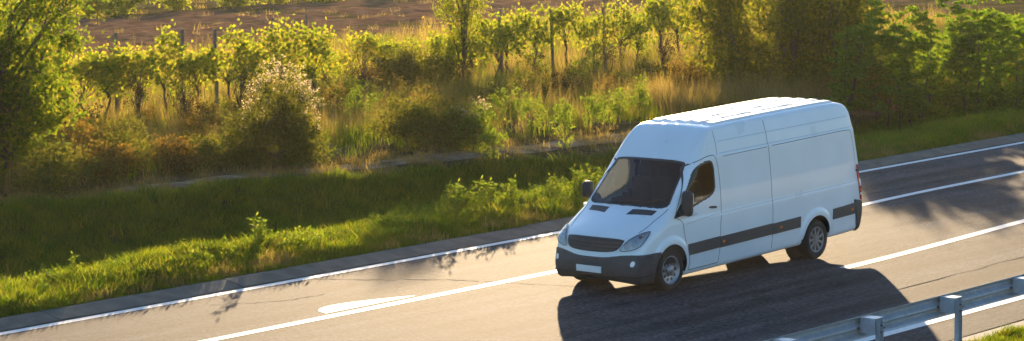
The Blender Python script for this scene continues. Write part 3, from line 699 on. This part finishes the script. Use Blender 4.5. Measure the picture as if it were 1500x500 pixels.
# ------------------------------------------------------------------ plants
SUNV = np.array([math.cos(R(SUN_AZ)), math.sin(R(SUN_AZ)), -.1])
def leaf_quads(C, L, W, rng, up=.2, droop=None, dirs=None, fold=.18, face=0.0):
    n = len(C); L = np.broadcast_to(L, n); W = np.broadcast_to(W, n)
    a = rng.normal(size=(n, 3)) if dirs is None else dirs+rng.normal(0, .35, (n, 3)); a[:, 2] += up; a /= np.linalg.norm(a, axis=1)[:, None]
    t = rng.normal(size=(n, 3)); s = np.cross(a, t); s /= np.linalg.norm(s, axis=1)[:, None]+1e-9; nn = np.cross(a, s)
    if face > 0:                                    # blades turn towards the light
        nn = np.where((nn@SUNV)[:, None] < 0, -nn, nn); nn = nn*(1-face)+SUNV*face; nn /= np.linalg.norm(nn, axis=1)[:, None]
        a = a-nn*np.sum(a*nn, 1)[:, None]; a /= np.linalg.norm(a, axis=1)[:, None]+1e-9; s = np.cross(nn, a)
    V = np.stack([C, C+a*(L*.5)[:, None]+s*(W*.5)[:, None]+nn*(W*fold)[:, None], C+a*L[:, None], C+a*(L*.5)[:, None]-s*(W*.5)[:, None]+nn*(W*fold)[:, None]], 1).reshape(-1, 3)
    return V, np.arange(4*n).reshape(n, 4)
def limbs(b, base, h, tips, rng, r0, forks=.35):
    """trunk and a limb to each tip, bent and tapered"""
    base = np.asarray(base, float)
    top = base+np.array([rng.normal(0, .06*h), rng.normal(0, .06*h), h*.62])
    mid = (base+top)/2+np.array([rng.normal(0, .04*h), rng.normal(0, .04*h), 0])
    b.tube([base-(0, 0, .15), base, mid, top], [r0*1.35, r0*1.1, r0*.8, r0*.5], 7)
    for t in tips:
        f = rng.uniform(.15, .95); st = base+(mid-base)*f*2 if f < .5 else mid+(top-mid)*(f-.5)*2
        m_ = (st+t)/2+rng.normal(0, .10, 3)*np.linalg.norm(t-st)+np.array([0, 0, .06*h])
        b.tube([st, m_, t], [r0*.42, r0*.26, r0*.09], 5)
def crown_points(rng, n, clumps, spread, shell=0):
    k = rng.integers(0, len(clumps), n); d = rng.normal(size=(n, 3))
    if shell: d = d/np.linalg.norm(d, axis=1)[:, None]*(1-shell*rng.random((n, 1))**2)*1.6
    return clumps[k]+d*np.asarray(spread)
def ell_points(rng, n, c, r, bias=.5, zmin=None):
    d = rng.normal(size=(n, 3)); d /= np.linalg.norm(d, axis=1)[:, None]; rr = rng.random((n, 1))**bias
    return np.asarray(c)+d*rr*np.asarray(r)
def plant(name, base, h, ells, ncl, nleaf, L, W, mat, seed, label, cat, group=None, spread=.16, r0=.05, extra=None, tipn=26, up=.2):
    """ells: crown ellipsoids (centre rel. to base, radii)"""
    rng = np.random.default_rng(seed); base = (base[0], base[1], float(ground_z(base[0], base[1])))
    o = tag(empty(name, base), label, cat, group)
    vol = np.array([np.prod(e[1]) for e in ells])**.75; cnt = np.maximum(3, (ncl*vol/vol.sum()).astype(int))
    cl = np.concatenate([ell_points(rng, k, e[0], e[1], .45) for k, e in zip(cnt, ells)]); cl[:, 2] = np.maximum(cl[:, 2], .12)
    tb = MB(); limbs(tb, (0, 0, 0), h, cl[rng.permutation(len(cl))[:tipn]], rng, r0); tb.build('trunk', 'bark', o, True)
    C = crown_points(rng, nleaf, cl, np.array([spread, spread, spread*.8])*(.6+.8*rng.random((nleaf, 1)))); C[:, 2] = np.maximum(C[:, 2], .02)
    V, Q = leaf_quads(C, L*rng.uniform(.6, 1.3, nleaf), W*rng.uniform(.6, 1.3, nleaf), rng, up, face=.35)
    mesh('crown', V, Q, mat, o)
    if extra: extra(o, rng, cl)
    return o
# -- broad tree at the left edge and the shrubs under it
plant('tree', (-3.0, -20.2), 5.0, [((0, 0, 2.7), (1.2, 1.2, 2.2)), ((.3, -.2, 1.1), (1.3, 1.3, 1.1)), ((-.7, 1.0, 4.1), (.9, 1.1, 1.0)), ((1.0, -1.2, 3.2), (1.1, 1.1, 1.8)), ((-.3, .5, 1.9), (1.1, 1.1, 1.2))], 230, 13500, .13, .065, 'tree_leaf', 11, 'dense dark green tree with drooping outer leaves beside the gravel path', 'tree', spread=.2, r0=.11, tipn=60)
plant('tree', (1.0, -21.0), 4.8, [((0, 0, 2.6), (1.5, 1.3, 2.2)), ((.3, .2, 1.2), (1.4, 1.2, 1.2))], 150, 9000, .13, .065, 'tree_leaf', 12, 'dark leafy tree growing against the dense tree by the gravel path', 'tree', spread=.22, r0=.11, tipn=40)
bl = {'bush_leaf': 'low tangled green shrub at the foot of the dense tree', 'rust_leaf': 'low rust-brown shrub among the tall grass by the path'}
for i, (x, y, r_, h, mt) in enumerate([(-3.2, -18.4, .75, 1.2, 'bush_leaf'), (-4.4, -18.6, .8, 1.0, 'rust_leaf'), (-5.6, -19.2, .8, 1.1, 'bush_leaf'), (-6.6, -18.5, .6, .8, 'rust_leaf'), (-6.0, -21.5, .9, 1.2, 'rust_leaf'), (-2.2, -17.8, .8, 1.0, 'bush_leaf'), (-7.6, -18.8, .6, .75, 'bush_leaf'), (-4.6, -22.5, .9, 1.3, 'bush_leaf'), (-10.2, -18.2, .6, .6, 'bush_leaf'), (-11.6, -21.0, .7, .9, 'bush_leaf')]):
    lab = bl[mt] if i not in (8, 9) else 'small green shrub in the dry grass past the fluffy-seeded mound'
    plant('shrub', (x, y), h, [((0, 0, h*.5), (r_, r_, h*.55))], 40, 1600, .085, .045, mt, 30+i, lab, 'shrub', ('green shrubs by the path' if mt == 'bush_leaf' else 'rust-brown shrubs by the path') if i not in (8, 9) else 'small shrubs in the dry grass', spread=.13, r0=.02, tipn=14)
# -- mound overgrown with white seed heads
def fluff(o, rng, cl):
    ang = rng.uniform(-1.9, 1.9, 420); P = []
    n = 520; d = rng.normal(size=(n, 3)); d /= np.linalg.norm(d, axis=1)[:, None]; d[:, 2] = np.abs(d[:, 2])
    P = np.array([0, 0, .95])+d*(np.array([.95, .95, 1.62])*rng.uniform(.85, 1.08, (n, 1)))+rng.normal(0, .05, (n, 3)); P = P[(P[:, 2] > .3)]
    keep = rng.random(len(P)) < (.45+.4*(P[:, 2] > 1.9))-.35*((P@np.array([.77, .64, 0])) > .45); P = P[keep]  # heads thinned on the side away from the sun, imitating a backlit rim
    C = np.repeat(P, 6, 0)+rng.normal(0, .03, (len(P)*6, 3)); V, Q = leaf_quads(C, .045, .035, rng, .3); mesh('seed_heads', V, Q, 'seed_fluff', o)
plant('overgrown_shrub', (-9.1, -17.5), 2.4, [((0, 0, 1.35), (.66, .66, 1.15)), ((.45, -.6, .7), (.7, .7, .8)), ((-.3, .4, .6), (.7, .7, .7))], 150, 11000, .08, .05, 'bush_leaf', 50, 'tall mounded climber covered with white fluffy seed heads', 'shrub', spread=.13, r0=.05, extra=fluff)
def flowers(o, rng, cl):
    P = cl[cl[:, 2] > np.quantile(cl[:, 2], .6)][:22]+np.array([0, 0, .22]); C = np.repeat(P, 16, 0)+rng.normal(0, .05, (len(P)*16, 3)); V, Q = leaf_quads(C, .05, .045, rng, .3); mesh('seed_heads', V, Q, 'seed_fluff', o)
plant('shrub', (-13.3, -17.3), 1.25, [((0, 0, .65), (1.0, 1.0, .65)), ((-.5, .9, .5), (.8, .8, .55))], 80, 6000, .09, .05, 'bush_leaf', 51, 'wide dark green bush at the edge of the gravel path', 'shrub', spread=.15, r0=.03)
plant('shrub', (-14.2, -15.9), 1.1, [((0, 0, .55), (.55, .55, .6))], 40, 2200, .08, .045, 'weed_leaf', 52, 'bush with pale fluffy flower heads beside the wide dark bush', 'shrub', spread=.13, r0=.02, extra=flowers)
plant('shrub', (-24.0, -26.8), 1.7, [((0, 0, .8), (1.2, 1.2, .85)), ((.6, -.9, .7), (.9, .9, .7))], 90, 6500, .09, .06, 'bush_leaf', 53, 'rounded green bush at the foot of the slender tree', 'shrub', spread=.17, r0=.04)
plant('tree', (-25.2, -26.0), 4.6, [((0, 0, 3.1), (.75, .75, 1.7)), ((.1, -.2, 4.2), (.9, .9, .9))], 190, 6500, .085, .045, 'vine_leaf', 54, 'slender tree with upright twigs and sparse yellow-green leaves', 'tree', spread=.15, r0=.03, tipn=60)
# -- tall golden weeds with bushy tops between path and field
for i, (x, y, h) in enumerate([(-16.6, -14.9, 1.3), (-18.8, -15.6, 1.2), (-20.3, -16.0, 1.0), (-13.8, -14.9, .9), (-17.6, -16.8, 1.1), (-22.5, -17.0, 1.1)]):
    plant('tall_weed', (x, y), h, [((0, 0, h*.6), (.3, .3, h*.45))], 26, 420, .09, .04, 'weed_leaf', 60+i, 'tall leafy yellow-green weed standing beyond the ditch', 'plant', 'tall weeds beyond the ditch', spread=.08, r0=.012, tipn=12)
# -- big hedge of trees behind the van
hl = ['tall golden-edged hedge tree at the open end of the thicket', 'broad dark hedge tree crowding the golden-edged hedge tree', 'dark hedge tree of the thicket next to the first feathery sapling', 'hedge tree rising behind the broad dark hedge tree']
for i, (x, y, h, r_) in enumerate([(-29.3, -18.9, 3.2, 1.2), (-30.5, -17.2, 3.7, 1.5), (-30.6, -15.4, 3.6, 1.4), (-32.6, -18.6, 3.9, 1.5)]):
    plant('hedge_tree', (x, y), h, [((0, 0, h*.62), (r_, r_, h*.42)), ((.4, .3, h*.3), (r_*1.05, r_*1.05, h*.32)), ((-.3, -.5, h*.85), (r_*.7, r_*.7, h*.25))], 150, 6500, .13, .075, 'hedge_leaf', 70+i, hl[i], 'tree', None, spread=.2, r0=.09, tipn=40)
plant('shrub', (-28.2, -19.5), 1.3, [((0, 0, .6), (.7, .7, .7))], 40, 2200, .09, .045, 'rust_leaf', 80, 'golden brown bush leaning out from the open end of the thicket', 'shrub', spread=.15, r0=.03)
# -- saplings with feathery compound leaves
def feather_sapling(base, h, nst, seed, label):
    rng = np.random.default_rng(seed); base = (base[0], base[1], float(ground_z(base[0], base[1])))
    o = tag(empty('sapling', base), label, 'tree', 'feathery saplings along the ditch'); tb = MB(); Cs = []; Ds = []; Ls = []
    for k in range(nst):
        a = rng.uniform(0, 6.28); lean = rng.uniform(.05, .28); hh = h*rng.uniform(.75, 1.05); p0 = np.array([rng.normal(0, .15), rng.normal(0, .15), -.1]); p1 = p0+np.array([math.cos(a)*lean*hh, math.sin(a)*lean*hh, hh]); pm = (p0+p1)/2+rng.normal(0, .08, 3)
        tb.tube([p0, pm, p1], [.022, .015, .005], 5)
        for j in range(int(19*hh/2.5)):
            f = rng.uniform(.12, 1.0); s = p0+(pm-p0)*f*2 if f < .5 else pm+(p1-pm)*(f-.5)*2
            az = rng.uniform(0, 6.28); l = rng.uniform(.38, .7)*(1.15-.45*f); d = np.array([math.cos(az), math.sin(az), .35])
            for m_ in range(9):
                u = (m_+1)/9; q = s+d*l*u+np.array([0, 0, -.28*l*u*u]); w = np.array([-d[1], d[0], -.25])
                for sg_ in (1, -1): Cs.append(q); Ds.append(w*sg_*1.0+d*.35); Ls.append(.20*(1-.5*abs(u-.45)))
    tb.build('trunk', 'bark', o, True); C = np.array(Cs); V, Q = leaf_quads(C, np.array(Ls), np.array(Ls)*.38, rng, 0, dirs=np.array(Ds)*1.4, fold=.1, face=.35); mesh('crown', V, Q, 'sapling_leaf', o)
    return o
fl = ['feathery sapling at the end of the row, arching over beside the dark thicket', 'smallest feathery sapling, a low clump of green fronds', 'feathery green sapling with drooping compound leaves along the ditch edge', 'feathery green sapling with drooping compound leaves along the ditch edge', 'tallest feathery sapling, with the most stems', 'feathery green sapling with drooping compound leaves along the ditch edge', 'feathery sapling beside the grey steel fence post', 'feathery sapling set back behind the row of saplings', 'feathery green sapling with drooping compound leaves along the ditch edge']
for i, (x, y, h, n_) in enumerate([(-27.4, -13.4, 2.4, 5), (-28.4, -12.5, 1.7, 5), (-28.9, -12.1, 2.9, 6), (-30.1, -12.0, 3.3, 6), (-30.9, -11.5, 3.9, 7), (-32.2, -11.7, 3.5, 6), (-33.4, -11.3, 3.0, 5), (-29.6, -13.4, 2.8, 5), (-35.2, -11.3, 3.5, 5)]):
    feather_sapling((x, y), h*1.2, n_, 90+i, fl[i])
for i, (x, y, h, r_) in enumerate([(-29.0, -13.6, 1.2, .9), (-31.4, -13.0, 1.3, 1.0), (-33.4, -12.5, 1.4, 1.0), (-35.6, -12.4, 1.6, 1.0), (-37.5, -14.0, 2.2, 1.2)]):
    plant('shrub', (x, y), h, [((0, 0, h*.5), (r_, r_, h*.5))], 60, 3600, .085, .045, 'hedge_leaf', 110+i, 'dark shrub filling the gap behind the feathery saplings', 'shrub', 'shrubs behind the saplings', spread=.16, r0=.03)
for i, (x, y, h, r_) in enumerate([(-46.5, -13.2, 5.0, 2.0), (-52, -12, 5.5, 2.4)]):
    plant('tree', (x, y), h, [((0, 0, h*.58), (r_, r_, h*.42)), ((.4, .3, h*.28), (r_, r_, h*.28))], 170, 8000, .16, .09, 'tree_leaf', 130+i, 'dark green tree standing behind the thicket', 'tree', 'trees behind the thicket', spread=.32, r0=.13, tipn=30)
# -- grapevines on posts, one row beside the dry grass and one far behind the ploughed earth
def vine_proto(seed):
    rng = np.random.default_rng(seed); o = empty('grapevine'); b = MB()
    z = np.linspace(-.1, 1.25, 6); P = [(rng.normal(0, .05), rng.normal(0, .05), k) for k in z]; b.tube(P, [.05, .042, .036, .034, .03, .024], 6)
    tips = []
    for k in range(9):
        s = rng.choice([-1, 1]); e = np.array([s*rng.uniform(.2, .75), rng.normal(0, .22), rng.uniform(1.35, 2.25)]); st = np.array([0, 0, rng.uniform(.9, 1.25)]); b.tube([st, (st+e)/2+rng.normal(0, .08, 3), e], [.018, .012, .005], 4); tips.append(e)
    for k in range(4):
        a = rng.uniform(0, 6.28); e = np.array([math.cos(a)*.45, math.sin(a)*.3, rng.uniform(.7, 1.2)]); b.tube([(0, 0, rng.uniform(.3, .7)), e*[.5, .5, .9], e], [.012, .008, .003], 4)
    b.build('trunk', 'bark', o, True)
    n = 680; cl = np.array(tips+[(rng.uniform(-.95, .95), rng.normal(0, .14), rng.uniform(1.05, 2.4)) for _ in range(16)]); C = crown_points(rng, n, cl, (.20, .10, .17))
    V, Q = leaf_quads(C, rng.uniform(.06, .145, n), rng.uniform(.055, .13, n), rng, -.6, fold=.10, face=.6); mesh('foliage', V, Q, 'vine_leaf', o); return o
protos = [vine_proto(200+k) for k in range(5)]; used = set(); rng = np.random.default_rng(9)
def place_vine(x, y, sc, label, group):
    k = int(rng.integers(0, 5)); o = protos[k] if k not in used else copy_tree(protos[k]); used.add(k)
    o.location = (x, y, float(ground_z(x, y))); o.rotation_euler = (0, 0, rng.choice([0, math.pi])+rng.normal(0, .12)); o.scale = (sc*rng.uniform(.85, 1.2), sc, sc*rng.uniform(.78, 1.10)); tag(o, label, 'grapevine', group)
x = -5.5
while x > -21.0:
    place_vine(x, -27.6+rng.normal(0, .15), 1.0, 'bright yellow-green grapevine in the row by the dry grass', 'grapevines by the dry grass'); x -= rng.uniform(1.0, 1.3)
for x in (-22.4, -23.9, -25.3): place_vine(x, -29.0+rng.normal(0, .2), .78, 'bright yellow-green grapevine in the row by the dry grass', 'grapevines by the dry grass')
x = -26.5
while x > -44:
    place_vine(x, -28.2+rng.normal(0, .2), .95, 'bright yellow-green grapevine in the row by the dry grass', 'grapevines by the dry grass'); x -= rng.uniform(1.15, 1.5)
for i in range(15):
    x = -26-i*3.4+rng.normal(0, .5); plant('shrub', (x, -72.5+rng.normal(0, .7)), 1.3, [((0, 0, .65), (1.3, .8, .65))], 40, 900, .17, .14, 'vine_leaf', 800+i, 'yellow-green bushy vine at the far edge of the ploughed earth', 'grapevine', 'bushy vines beyond the ploughed earth', spread=.2, r0=.03, tipn=8)
def wpost(x, y, h, mat, name, label, group, r_=.045):
    b = MB(); b.tube([(0, 0, -.3), (.005, 0, h*.5), (0, .008, h)], [r_, r_*.97, r_*.93], 8); o = b.build(name, mat, None, False)
    o.location = (x, y, float(ground_z(x, y))); o.rotation_euler = (rng.normal(0, .02), rng.normal(0, .02), 0); tag(o, label, 'post', group)
for x, y, h in [(-10.2, -28.1, 2.65), (-13.0, -28.0, 2.6), (-15.6, -28.1, 2.6), (-16.8, -28.0, 2.55), (-27.6, -28.6, 2.4), (-30.4, -28.8, 2.5), (-32.8, -28.6, 2.4), (-36.2, -29.2, 3.0), (-39.6, -29.2, 3.0)]:
    wpost(x, y, h, 'weathered_wood', 'vine_post', 'weathered wooden stake rising out of the row of grapevines', 'stakes in the vine row', .055)
for x, y in [(-30.4, -39.6), (-31.8, -39.4), (-46.5, -33.4), (-48.8, -33.0)]:
    wpost(x, y, 1.9, 'weathered_wood', 'vine_post', 'thin bare stake standing behind the vine row', 'bare stakes behind the row', .04)
for x, y in [(-34.8, -12.6), (-31.2, -13.7)]:
    wpost(x, y, 1.75, 'steel_post', 'fence_post', 'grey steel fence post among the feathery saplings', 'steel fence posts', .04)
# -- bare saplings before the vines
for i, (x, y, h) in enumerate([(-12.0, -26.0, 1.9), (-12.6, -24.8, 1.7), (-15.6, -25.6, 1.9), (-20.0, -25.2, 1.9), (-31.5, -25.0, 1.7), (-34, -24.6, 1.8), (-36.5, -25, 1.9)]):
    plant('bare_sapling', (x, y), h, [((0, 0, h*.7), (.55, .55, h*.38))], 40, 240, .075, .04, 'rust_leaf', 150+i, 'thin nearly bare sapling standing in the dry grass', 'tree', 'bare saplings', spread=.12, r0=.025, tipn=34)

rng = np.random.default_rng(31)
for i in range(84):
    x = rng.uniform(-40, -6); y = rng.uniform(-27, -19.5) if i < 60 else rng.uniform(-42, -30); h = rng.uniform(.45, 1.3)
    if x < -26 and y > -21: continue
    mt = ['weed_leaf', 'rust_leaf', 'bush_leaf'][int(rng.integers(0, 3))]
    plant('field_weed', (x, y), h, [((0, 0, h*.55), (.38*h+.1, .38*h+.1, h*.5))], 22, 520, .085, .04, mt, 700+i, {'weed_leaf': 'bushy yellow-green weed growing up through the dry field', 'rust_leaf': 'bushy rust-brown weed growing up through the dry field', 'bush_leaf': 'bushy dark green weed growing up through the dry field'}[mt], 'plant', 'weeds in the dry field, '+mt.replace('_leaf', ''), spread=.10, r0=.012, tipn=10)

# ------------------------------------------------------------------ grasses
def hidden_collection(name, objs_):
    c_ = bpy.data.collections.new(name)
    for o in objs_: COL.objects.unlink(o); c_.objects.link(o)
    return c_
def tuft(name, nb, h, spread, w, mat, seed, lean=.35, heads=0):
    rng = np.random.default_rng(seed); V = []; Fc = []
    for k in range(nb):
        p = np.array([rng.normal(0, spread), rng.normal(0, spread), -.03]); a = rng.uniform(0, 6.28); l = h*rng.uniform(.55, 1.1); d = np.array([math.cos(a), math.sin(a), 0])*l*lean*rng.uniform(.2, 1.3); s = rng.uniform(0, 6.28); sd = np.array([math.cos(s), math.sin(s), 0])*w*.5
        m_ = p+d*.35+np.array([0, 0, l*.55]); e = p+d+np.array([0, 0, l*rng.uniform(.85, 1.0)]); i = len(V)
        V += [p-sd, p+sd, m_+sd*.8, m_-sd*.8, e]; Fc += [(i, i+1, i+2, i+3), (i+3, i+2, i+4)]
        if heads and rng.random() < heads:
            for j in range(5):
                q = e-np.array([0, 0, .05*j]); a2 = rng.uniform(0, 6.28); x_ = np.array([math.cos(a2)*.035, math.sin(a2)*.035, .05]); i = len(V); V += [q, q+x_*.5+sd*.9, q+x_, q+x_*.5-sd*.9]; Fc += [(i, i+1, i+2, i+3)]
    return mesh(name, V, Fc, mat)
def scatter(name, P, coll, nv, smin, smax, label, seed, cat='grass', sc=None):
    rng = np.random.default_rng(seed); n = len(P); me = bpy.data.meshes.new(name); me.vertices.add(n); me.vertices.foreach_set('co', P.astype(np.float32).ravel())
    a = me.attributes.new('rot', 'FLOAT_VECTOR', 'POINT'); r_ = np.zeros((n, 3)); r_[:, :2] = rng.normal(0, .10, (n, 2)); r_[:, 2] = rng.uniform(0, 6.28, n); a.data.foreach_set('vector', r_.astype(np.float32).ravel())
    a = me.attributes.new('scl', 'FLOAT', 'POINT'); a.data.foreach_set('value', (rng.uniform(smin, smax, n)*(sc if sc is not None else 1)).astype(np.float32))
    a = me.attributes.new('vid', 'INT', 'POINT'); a.data.foreach_set('value', rng.integers(0, nv, n).astype(np.int32))
    o = link(bpy.data.objects.new(name, me)); tag(o, label, cat, kind='stuff')
    ng = bpy.data.node_groups.new(name, 'GeometryNodeTree'); ng.interface.new_socket('Geometry', in_out='INPUT', socket_type='NodeSocketGeometry'); ng.interface.new_socket('Geometry', in_out='OUTPUT', socket_type='NodeSocketGeometry')
    gi = ng.nodes.new('NodeGroupInput'); go = ng.nodes.new('NodeGroupOutput'); ip = ng.nodes.new('GeometryNodeInstanceOnPoints'); ci2 = ng.nodes.new('GeometryNodeCollectionInfo')
    ci2.inputs['Collection'].default_value = coll; ci2.inputs['Separate Children'].default_value = True; ci2.inputs['Reset Children'].default_value = True
    def at_(nm, ty):
        q = ng.nodes.new('GeometryNodeInputNamedAttribute'); q.data_type = ty; q.inputs['Name'].default_value = nm; return q.outputs['Attribute']
    L_ = ng.links; L_.new(gi.outputs[0], ip.inputs['Points']); L_.new(ci2.outputs[0], ip.inputs['Instance']); ip.inputs['Pick Instance'].default_value = True
    L_.new(at_('vid', 'INT'), ip.inputs['Instance Index']); L_.new(at_('rot', 'FLOAT_VECTOR'), ip.inputs['Rotation']); L_.new(at_('scl', 'FLOAT'), ip.inputs['Scale']); L_.new(ip.outputs[0], go.inputs[0])
    md = o.modifiers.new('scatter', 'NODES'); md.node_group = ng; return o
def vnoise(X, Y, s, seed):
    r_ = np.random.default_rng(seed); v = 0
    for k in range(6):
        a = r_.uniform(0, 6.28); f = s*r_.uniform(.5, 2.2); v = v+np.sin((X*math.cos(a)+Y*math.sin(a))*f+r_.uniform(0, 6.28))
    return v/6
def seen(X, Y, pad=60):
    d = np.stack([X, Y, np.zeros_like(X)], -1)-CAM; z = d@FW; u = 3748*(d@RT)/z; v = 3748*(d@UP)/z
    return (np.abs(u) < 750+pad) & (np.abs(v) < 250+pad)
def pts(n, x0, x1, y0f, y1f, seed, keep=None, follow=False):
    r_ = np.random.default_rng(seed); X = r_.uniform(x0, x1, n); u = r_.random(n); y0 = y0f(X) if callable(y0f) else y0f; y1 = y1f(X) if callable(y1f) else y1f
    Y = y0+(y1-y0)*u+(bend(X) if follow else 0); k = seen(X, Y, 160)
    if keep is not None: k &= keep(X, Y, r_)
    X, Y = X[k], Y[k]; return np.stack([X, Y, ground_z(X, Y)], -1)
GR = hidden_collection('green_tufts', [tuft('tuft', 22, h, .085, .019, 'green_grass', 300+k, .6) for k, h in enumerate((.13, .20, .28, .17))])
DR = hidden_collection('dry_tufts', [tuft('tuft', 20, h, .12, .012, 'dry_grass', 310+k, .3, .5) for k, h in enumerate((.7, .9, 1.05, .6))])
DS = hidden_collection('short_dry_tufts', [tuft('tuft', 22, h, .11, .013, 'dry_grass', 320+k, .5, .2) for k, h in enumerate((.18, .26, .32))])
MG = hidden_collection('meadow_tufts', [tuft('tuft', 20, h, .12, .016, 'green_grass', 330+k, .4) for k, h in enumerate((.35, .45, .55))])
P = pts(34000, -40, 15, -8.6, -5.62, 1, None, True); scatter('verge_grass', P, GR, 4, .6, 1.25, 'sunlit short green grass strip between the kerb and the ditch', 401, sc=(1.0+.6*vnoise(P[:, 0], P[:, 1], 2.2, 77)+.4*vnoise(P[:, 0], P[:, 1], 6, 78))*(.35+.65*sst(5.6, 6.4, -(P[:, 1]-bend(P[:, 0])))))
P = pts(11000, -40, 15, -8.2, -5.75, 2, lambda X, Y, r_: r_.random(len(X)) < .25+.6*(vnoise(X, Y, 1.3, 3) > .15), True); scatter('verge_straw', P, DS, 3, .35, .8, 'straw-coloured dry grass mixed into the green strip by the kerb', 402)
def leaf_clump(seed, h):
    rng = np.random.default_rng(seed); n = 46; C = np.abs(rng.normal(0, 1, (n, 3)))*[0, 0, h*.4]+rng.normal(0, .09, (n, 3))*[1, 1, 0]; V, Q = leaf_quads(C, rng.uniform(.05, .12, n), rng.uniform(.02, .05, n), rng, .5); return mesh('clump', V, Q, 'weed_leaf')
WC = hidden_collection('weed_clumps', [leaf_clump(340+k, h) for k, h in enumerate((.18, .28, .36))])
P = pts(4200, -40, 15, -8.3, -6.55, 17, lambda X, Y, r_: r_.random(len(X)) < .35+1.0*vnoise(X, Y, 1.6, 18), True); scatter('verge_weed_mat', P, WC, 3, .5, 1.1, 'matted broad-leaved weeds creeping through the grass strip', 411, 'weeds')
P = pts(36000, -42, 14, lambda X: yfar(X)+.1, -8.0, 4); scatter('ditch_grass', P, GR, 4, .8, 1.5, 'shaded green grass lining the ditch', 403)
P = pts(4200, -42, 14, lambda X: yfar(X)+.15, lambda X: yfar(X)+1.6, 5, lambda X, Y, r_: r_.random(len(X)) < .55+.5*vnoise(X, Y, .9, 6)); scatter('bank_grass', P, MG, 3, .35, .7, 'taller grass along the lip of the ditch by the path', 404)
P = pts(19000, -64, 12, -46, lambda X: yfar(X)-2.1, 7, lambda X, Y, r_: (r_.random(len(X)) < .55+.55*vnoise(X, Y, .5, 8)) & ((Y < yfar(X)-5) | (X > -7) | (X < -24) | (r_.random(len(X)) < .2)) & ~((X < -27) & (Y > -22+(X+27)*.2) & (Y > -30))); scatter('tall_dry_grass', P, DR, 4, .65, 1.15, 'tall golden dry grass filling the field beyond the path', 405)
P = pts(24000, -64, 12, -46, lambda X: yfar(X)-2.0, 9, lambda X, Y, r_: (r_.random(len(X)) < .5+.6*vnoise(X, Y, .4, 10)) & ((Y < yfar(X)-4) | (X > -7) | (X < -24) | (r_.random(len(X)) < .35))); scatter('meadow_grass', P, MG, 3, .8, 1.5, 'olive green grass growing through the dry field', 406)
P = pts(5000, -110, 5, -110, -45, 11, lambda X, Y, r_: r_.random(len(X)) < .18+.5*(vnoise(X, Y, .12, 12) > .3)); scatter('stubble', P, DS, 3, .8, 1.8, 'sparse dry stubble on the ploughed earth', 407)
P = pts(5000, -6, 6, 7.5, 9.6, 13); scatter('near_verge_grass', P, GR, 4, .35, .75, 'short mossy grass at the foot of the crash barrier', 408)
P = pts(2600, -42, 14, lambda X: yfar(X)-2.0, lambda X: yfar(X)+.1, 15, lambda X, Y, r_: r_.random(len(X)) < .5+.6*vnoise(X, Y, 1.1, 16)); scatter('path_straw', P, DS, 3, .4, 1.0, 'dry straw creeping over the gravel path', 410)
P = pts(1500, -31, -24, -20, -13, 14, lambda X, Y, r_: (Y < yfar(X)-.5) & (r_.random(len(X)) < .8)); scatter('thicket_edge_grass', P, DR, 4, .7, 1.1, 'golden dry grass fringe at the foot of the thicket', 409)
# leafy weeds on the verge, each its own plant
def weed_proto(seed, h):
    rng = np.random.default_rng(seed); o = empty('verge_weed'); b = MB(); C = []; D = []
    for k in range(7):
        a = rng.uniform(0, 6.28); e = np.array([math.cos(a)*h*rng.uniform(.1, .45), math.sin(a)*h*rng.uniform(.1, .45), h*rng.uniform(.6, 1)]); b.tube([(0, 0, -.03), e*[.3, .3, .55], e], [.007, .005, .002], 4)
        for j in range(16):
            u = rng.uniform(.15, 1); C.append(e*[u**1.3, u**1.3, u]); t = rng.uniform(0, 6.28); D.append((math.cos(t), math.sin(t), .3))
    b.build('stem', 'weed_leaf', o); C = np.array(C); V, Q = leaf_quads(C, rng.uniform(.06, .13, len(C)), rng.uniform(.025, .045, len(C)), rng, .1, dirs=np.array(D)); mesh('leaves', V, Q, 'weed_leaf', o); return o
wp = [weed_proto(500+k, h) for k, h in enumerate((.42, .55, .7))]; wu = set(); rng = np.random.default_rng(21)
spots = [(1.7, -7.2, 1.0), (1.4, -7.4, .7), (-3.4, -7.0, .7), (-4.6, -6.9, .8), (-5.8, -7.1, .9), (-6.9, -7.2, 1.0), (-7.6, -7.1, 1.0), (-6.3, -7.5, 1.0), (-7.2, -7.6, 1.1), (-5.2, -7.5, .9), (-8.2, -7.4, 1.0), (-4.4, -7.5, 1.0)]
for k in range(110):
    x = rng.uniform(-13, 1) if k < 72 else rng.uniform(1, 10); spots.append((x, rng.uniform(-8.1, -6.6) if k % 3 else rng.uniform(-7.9, -7.2), rng.uniform(.3, .72)))
for k in range(34): spots.append((rng.uniform(-11, -2.5), rng.uniform(-7.9, -6.9), rng.uniform(.6, 1.05)))
for x, y, s in spots:
    k = int(rng.integers(0, 3)); o = wp[k] if k not in wu else copy_tree(wp[k]); wu.add(k); o.location = (x, y+float(bend(x)), float(ground_z(x, y+float(bend(x))))); o.rotation_euler = (0, 0, rng.uniform(0, 6.28)); o.scale = (s, s, s)
    tag(o, 'leafy light green weed standing in the grass strip by the kerb', 'plant', 'weeds on the grass strip')

# ------------------------------------------------------------------ warm evening haze
hz = MB().box((-3200, -3200, -40), (3200, 3200, 10.5)); m, ns, ln, b = newmat('haze'); ns.remove(b)
pv = N(ns, 'ShaderNodeVolumePrincipled'); pv.inputs['Color'].default_value = (1.0, .93, .80, 1); pv.inputs['Density'].default_value = .00007; pv.inputs['Anisotropy'].default_value = .55
ln.new(pv.outputs[0], ns['Material Output'].inputs['Volume'])
tag(hz.build('haze', 'haze'), kind='stuff')
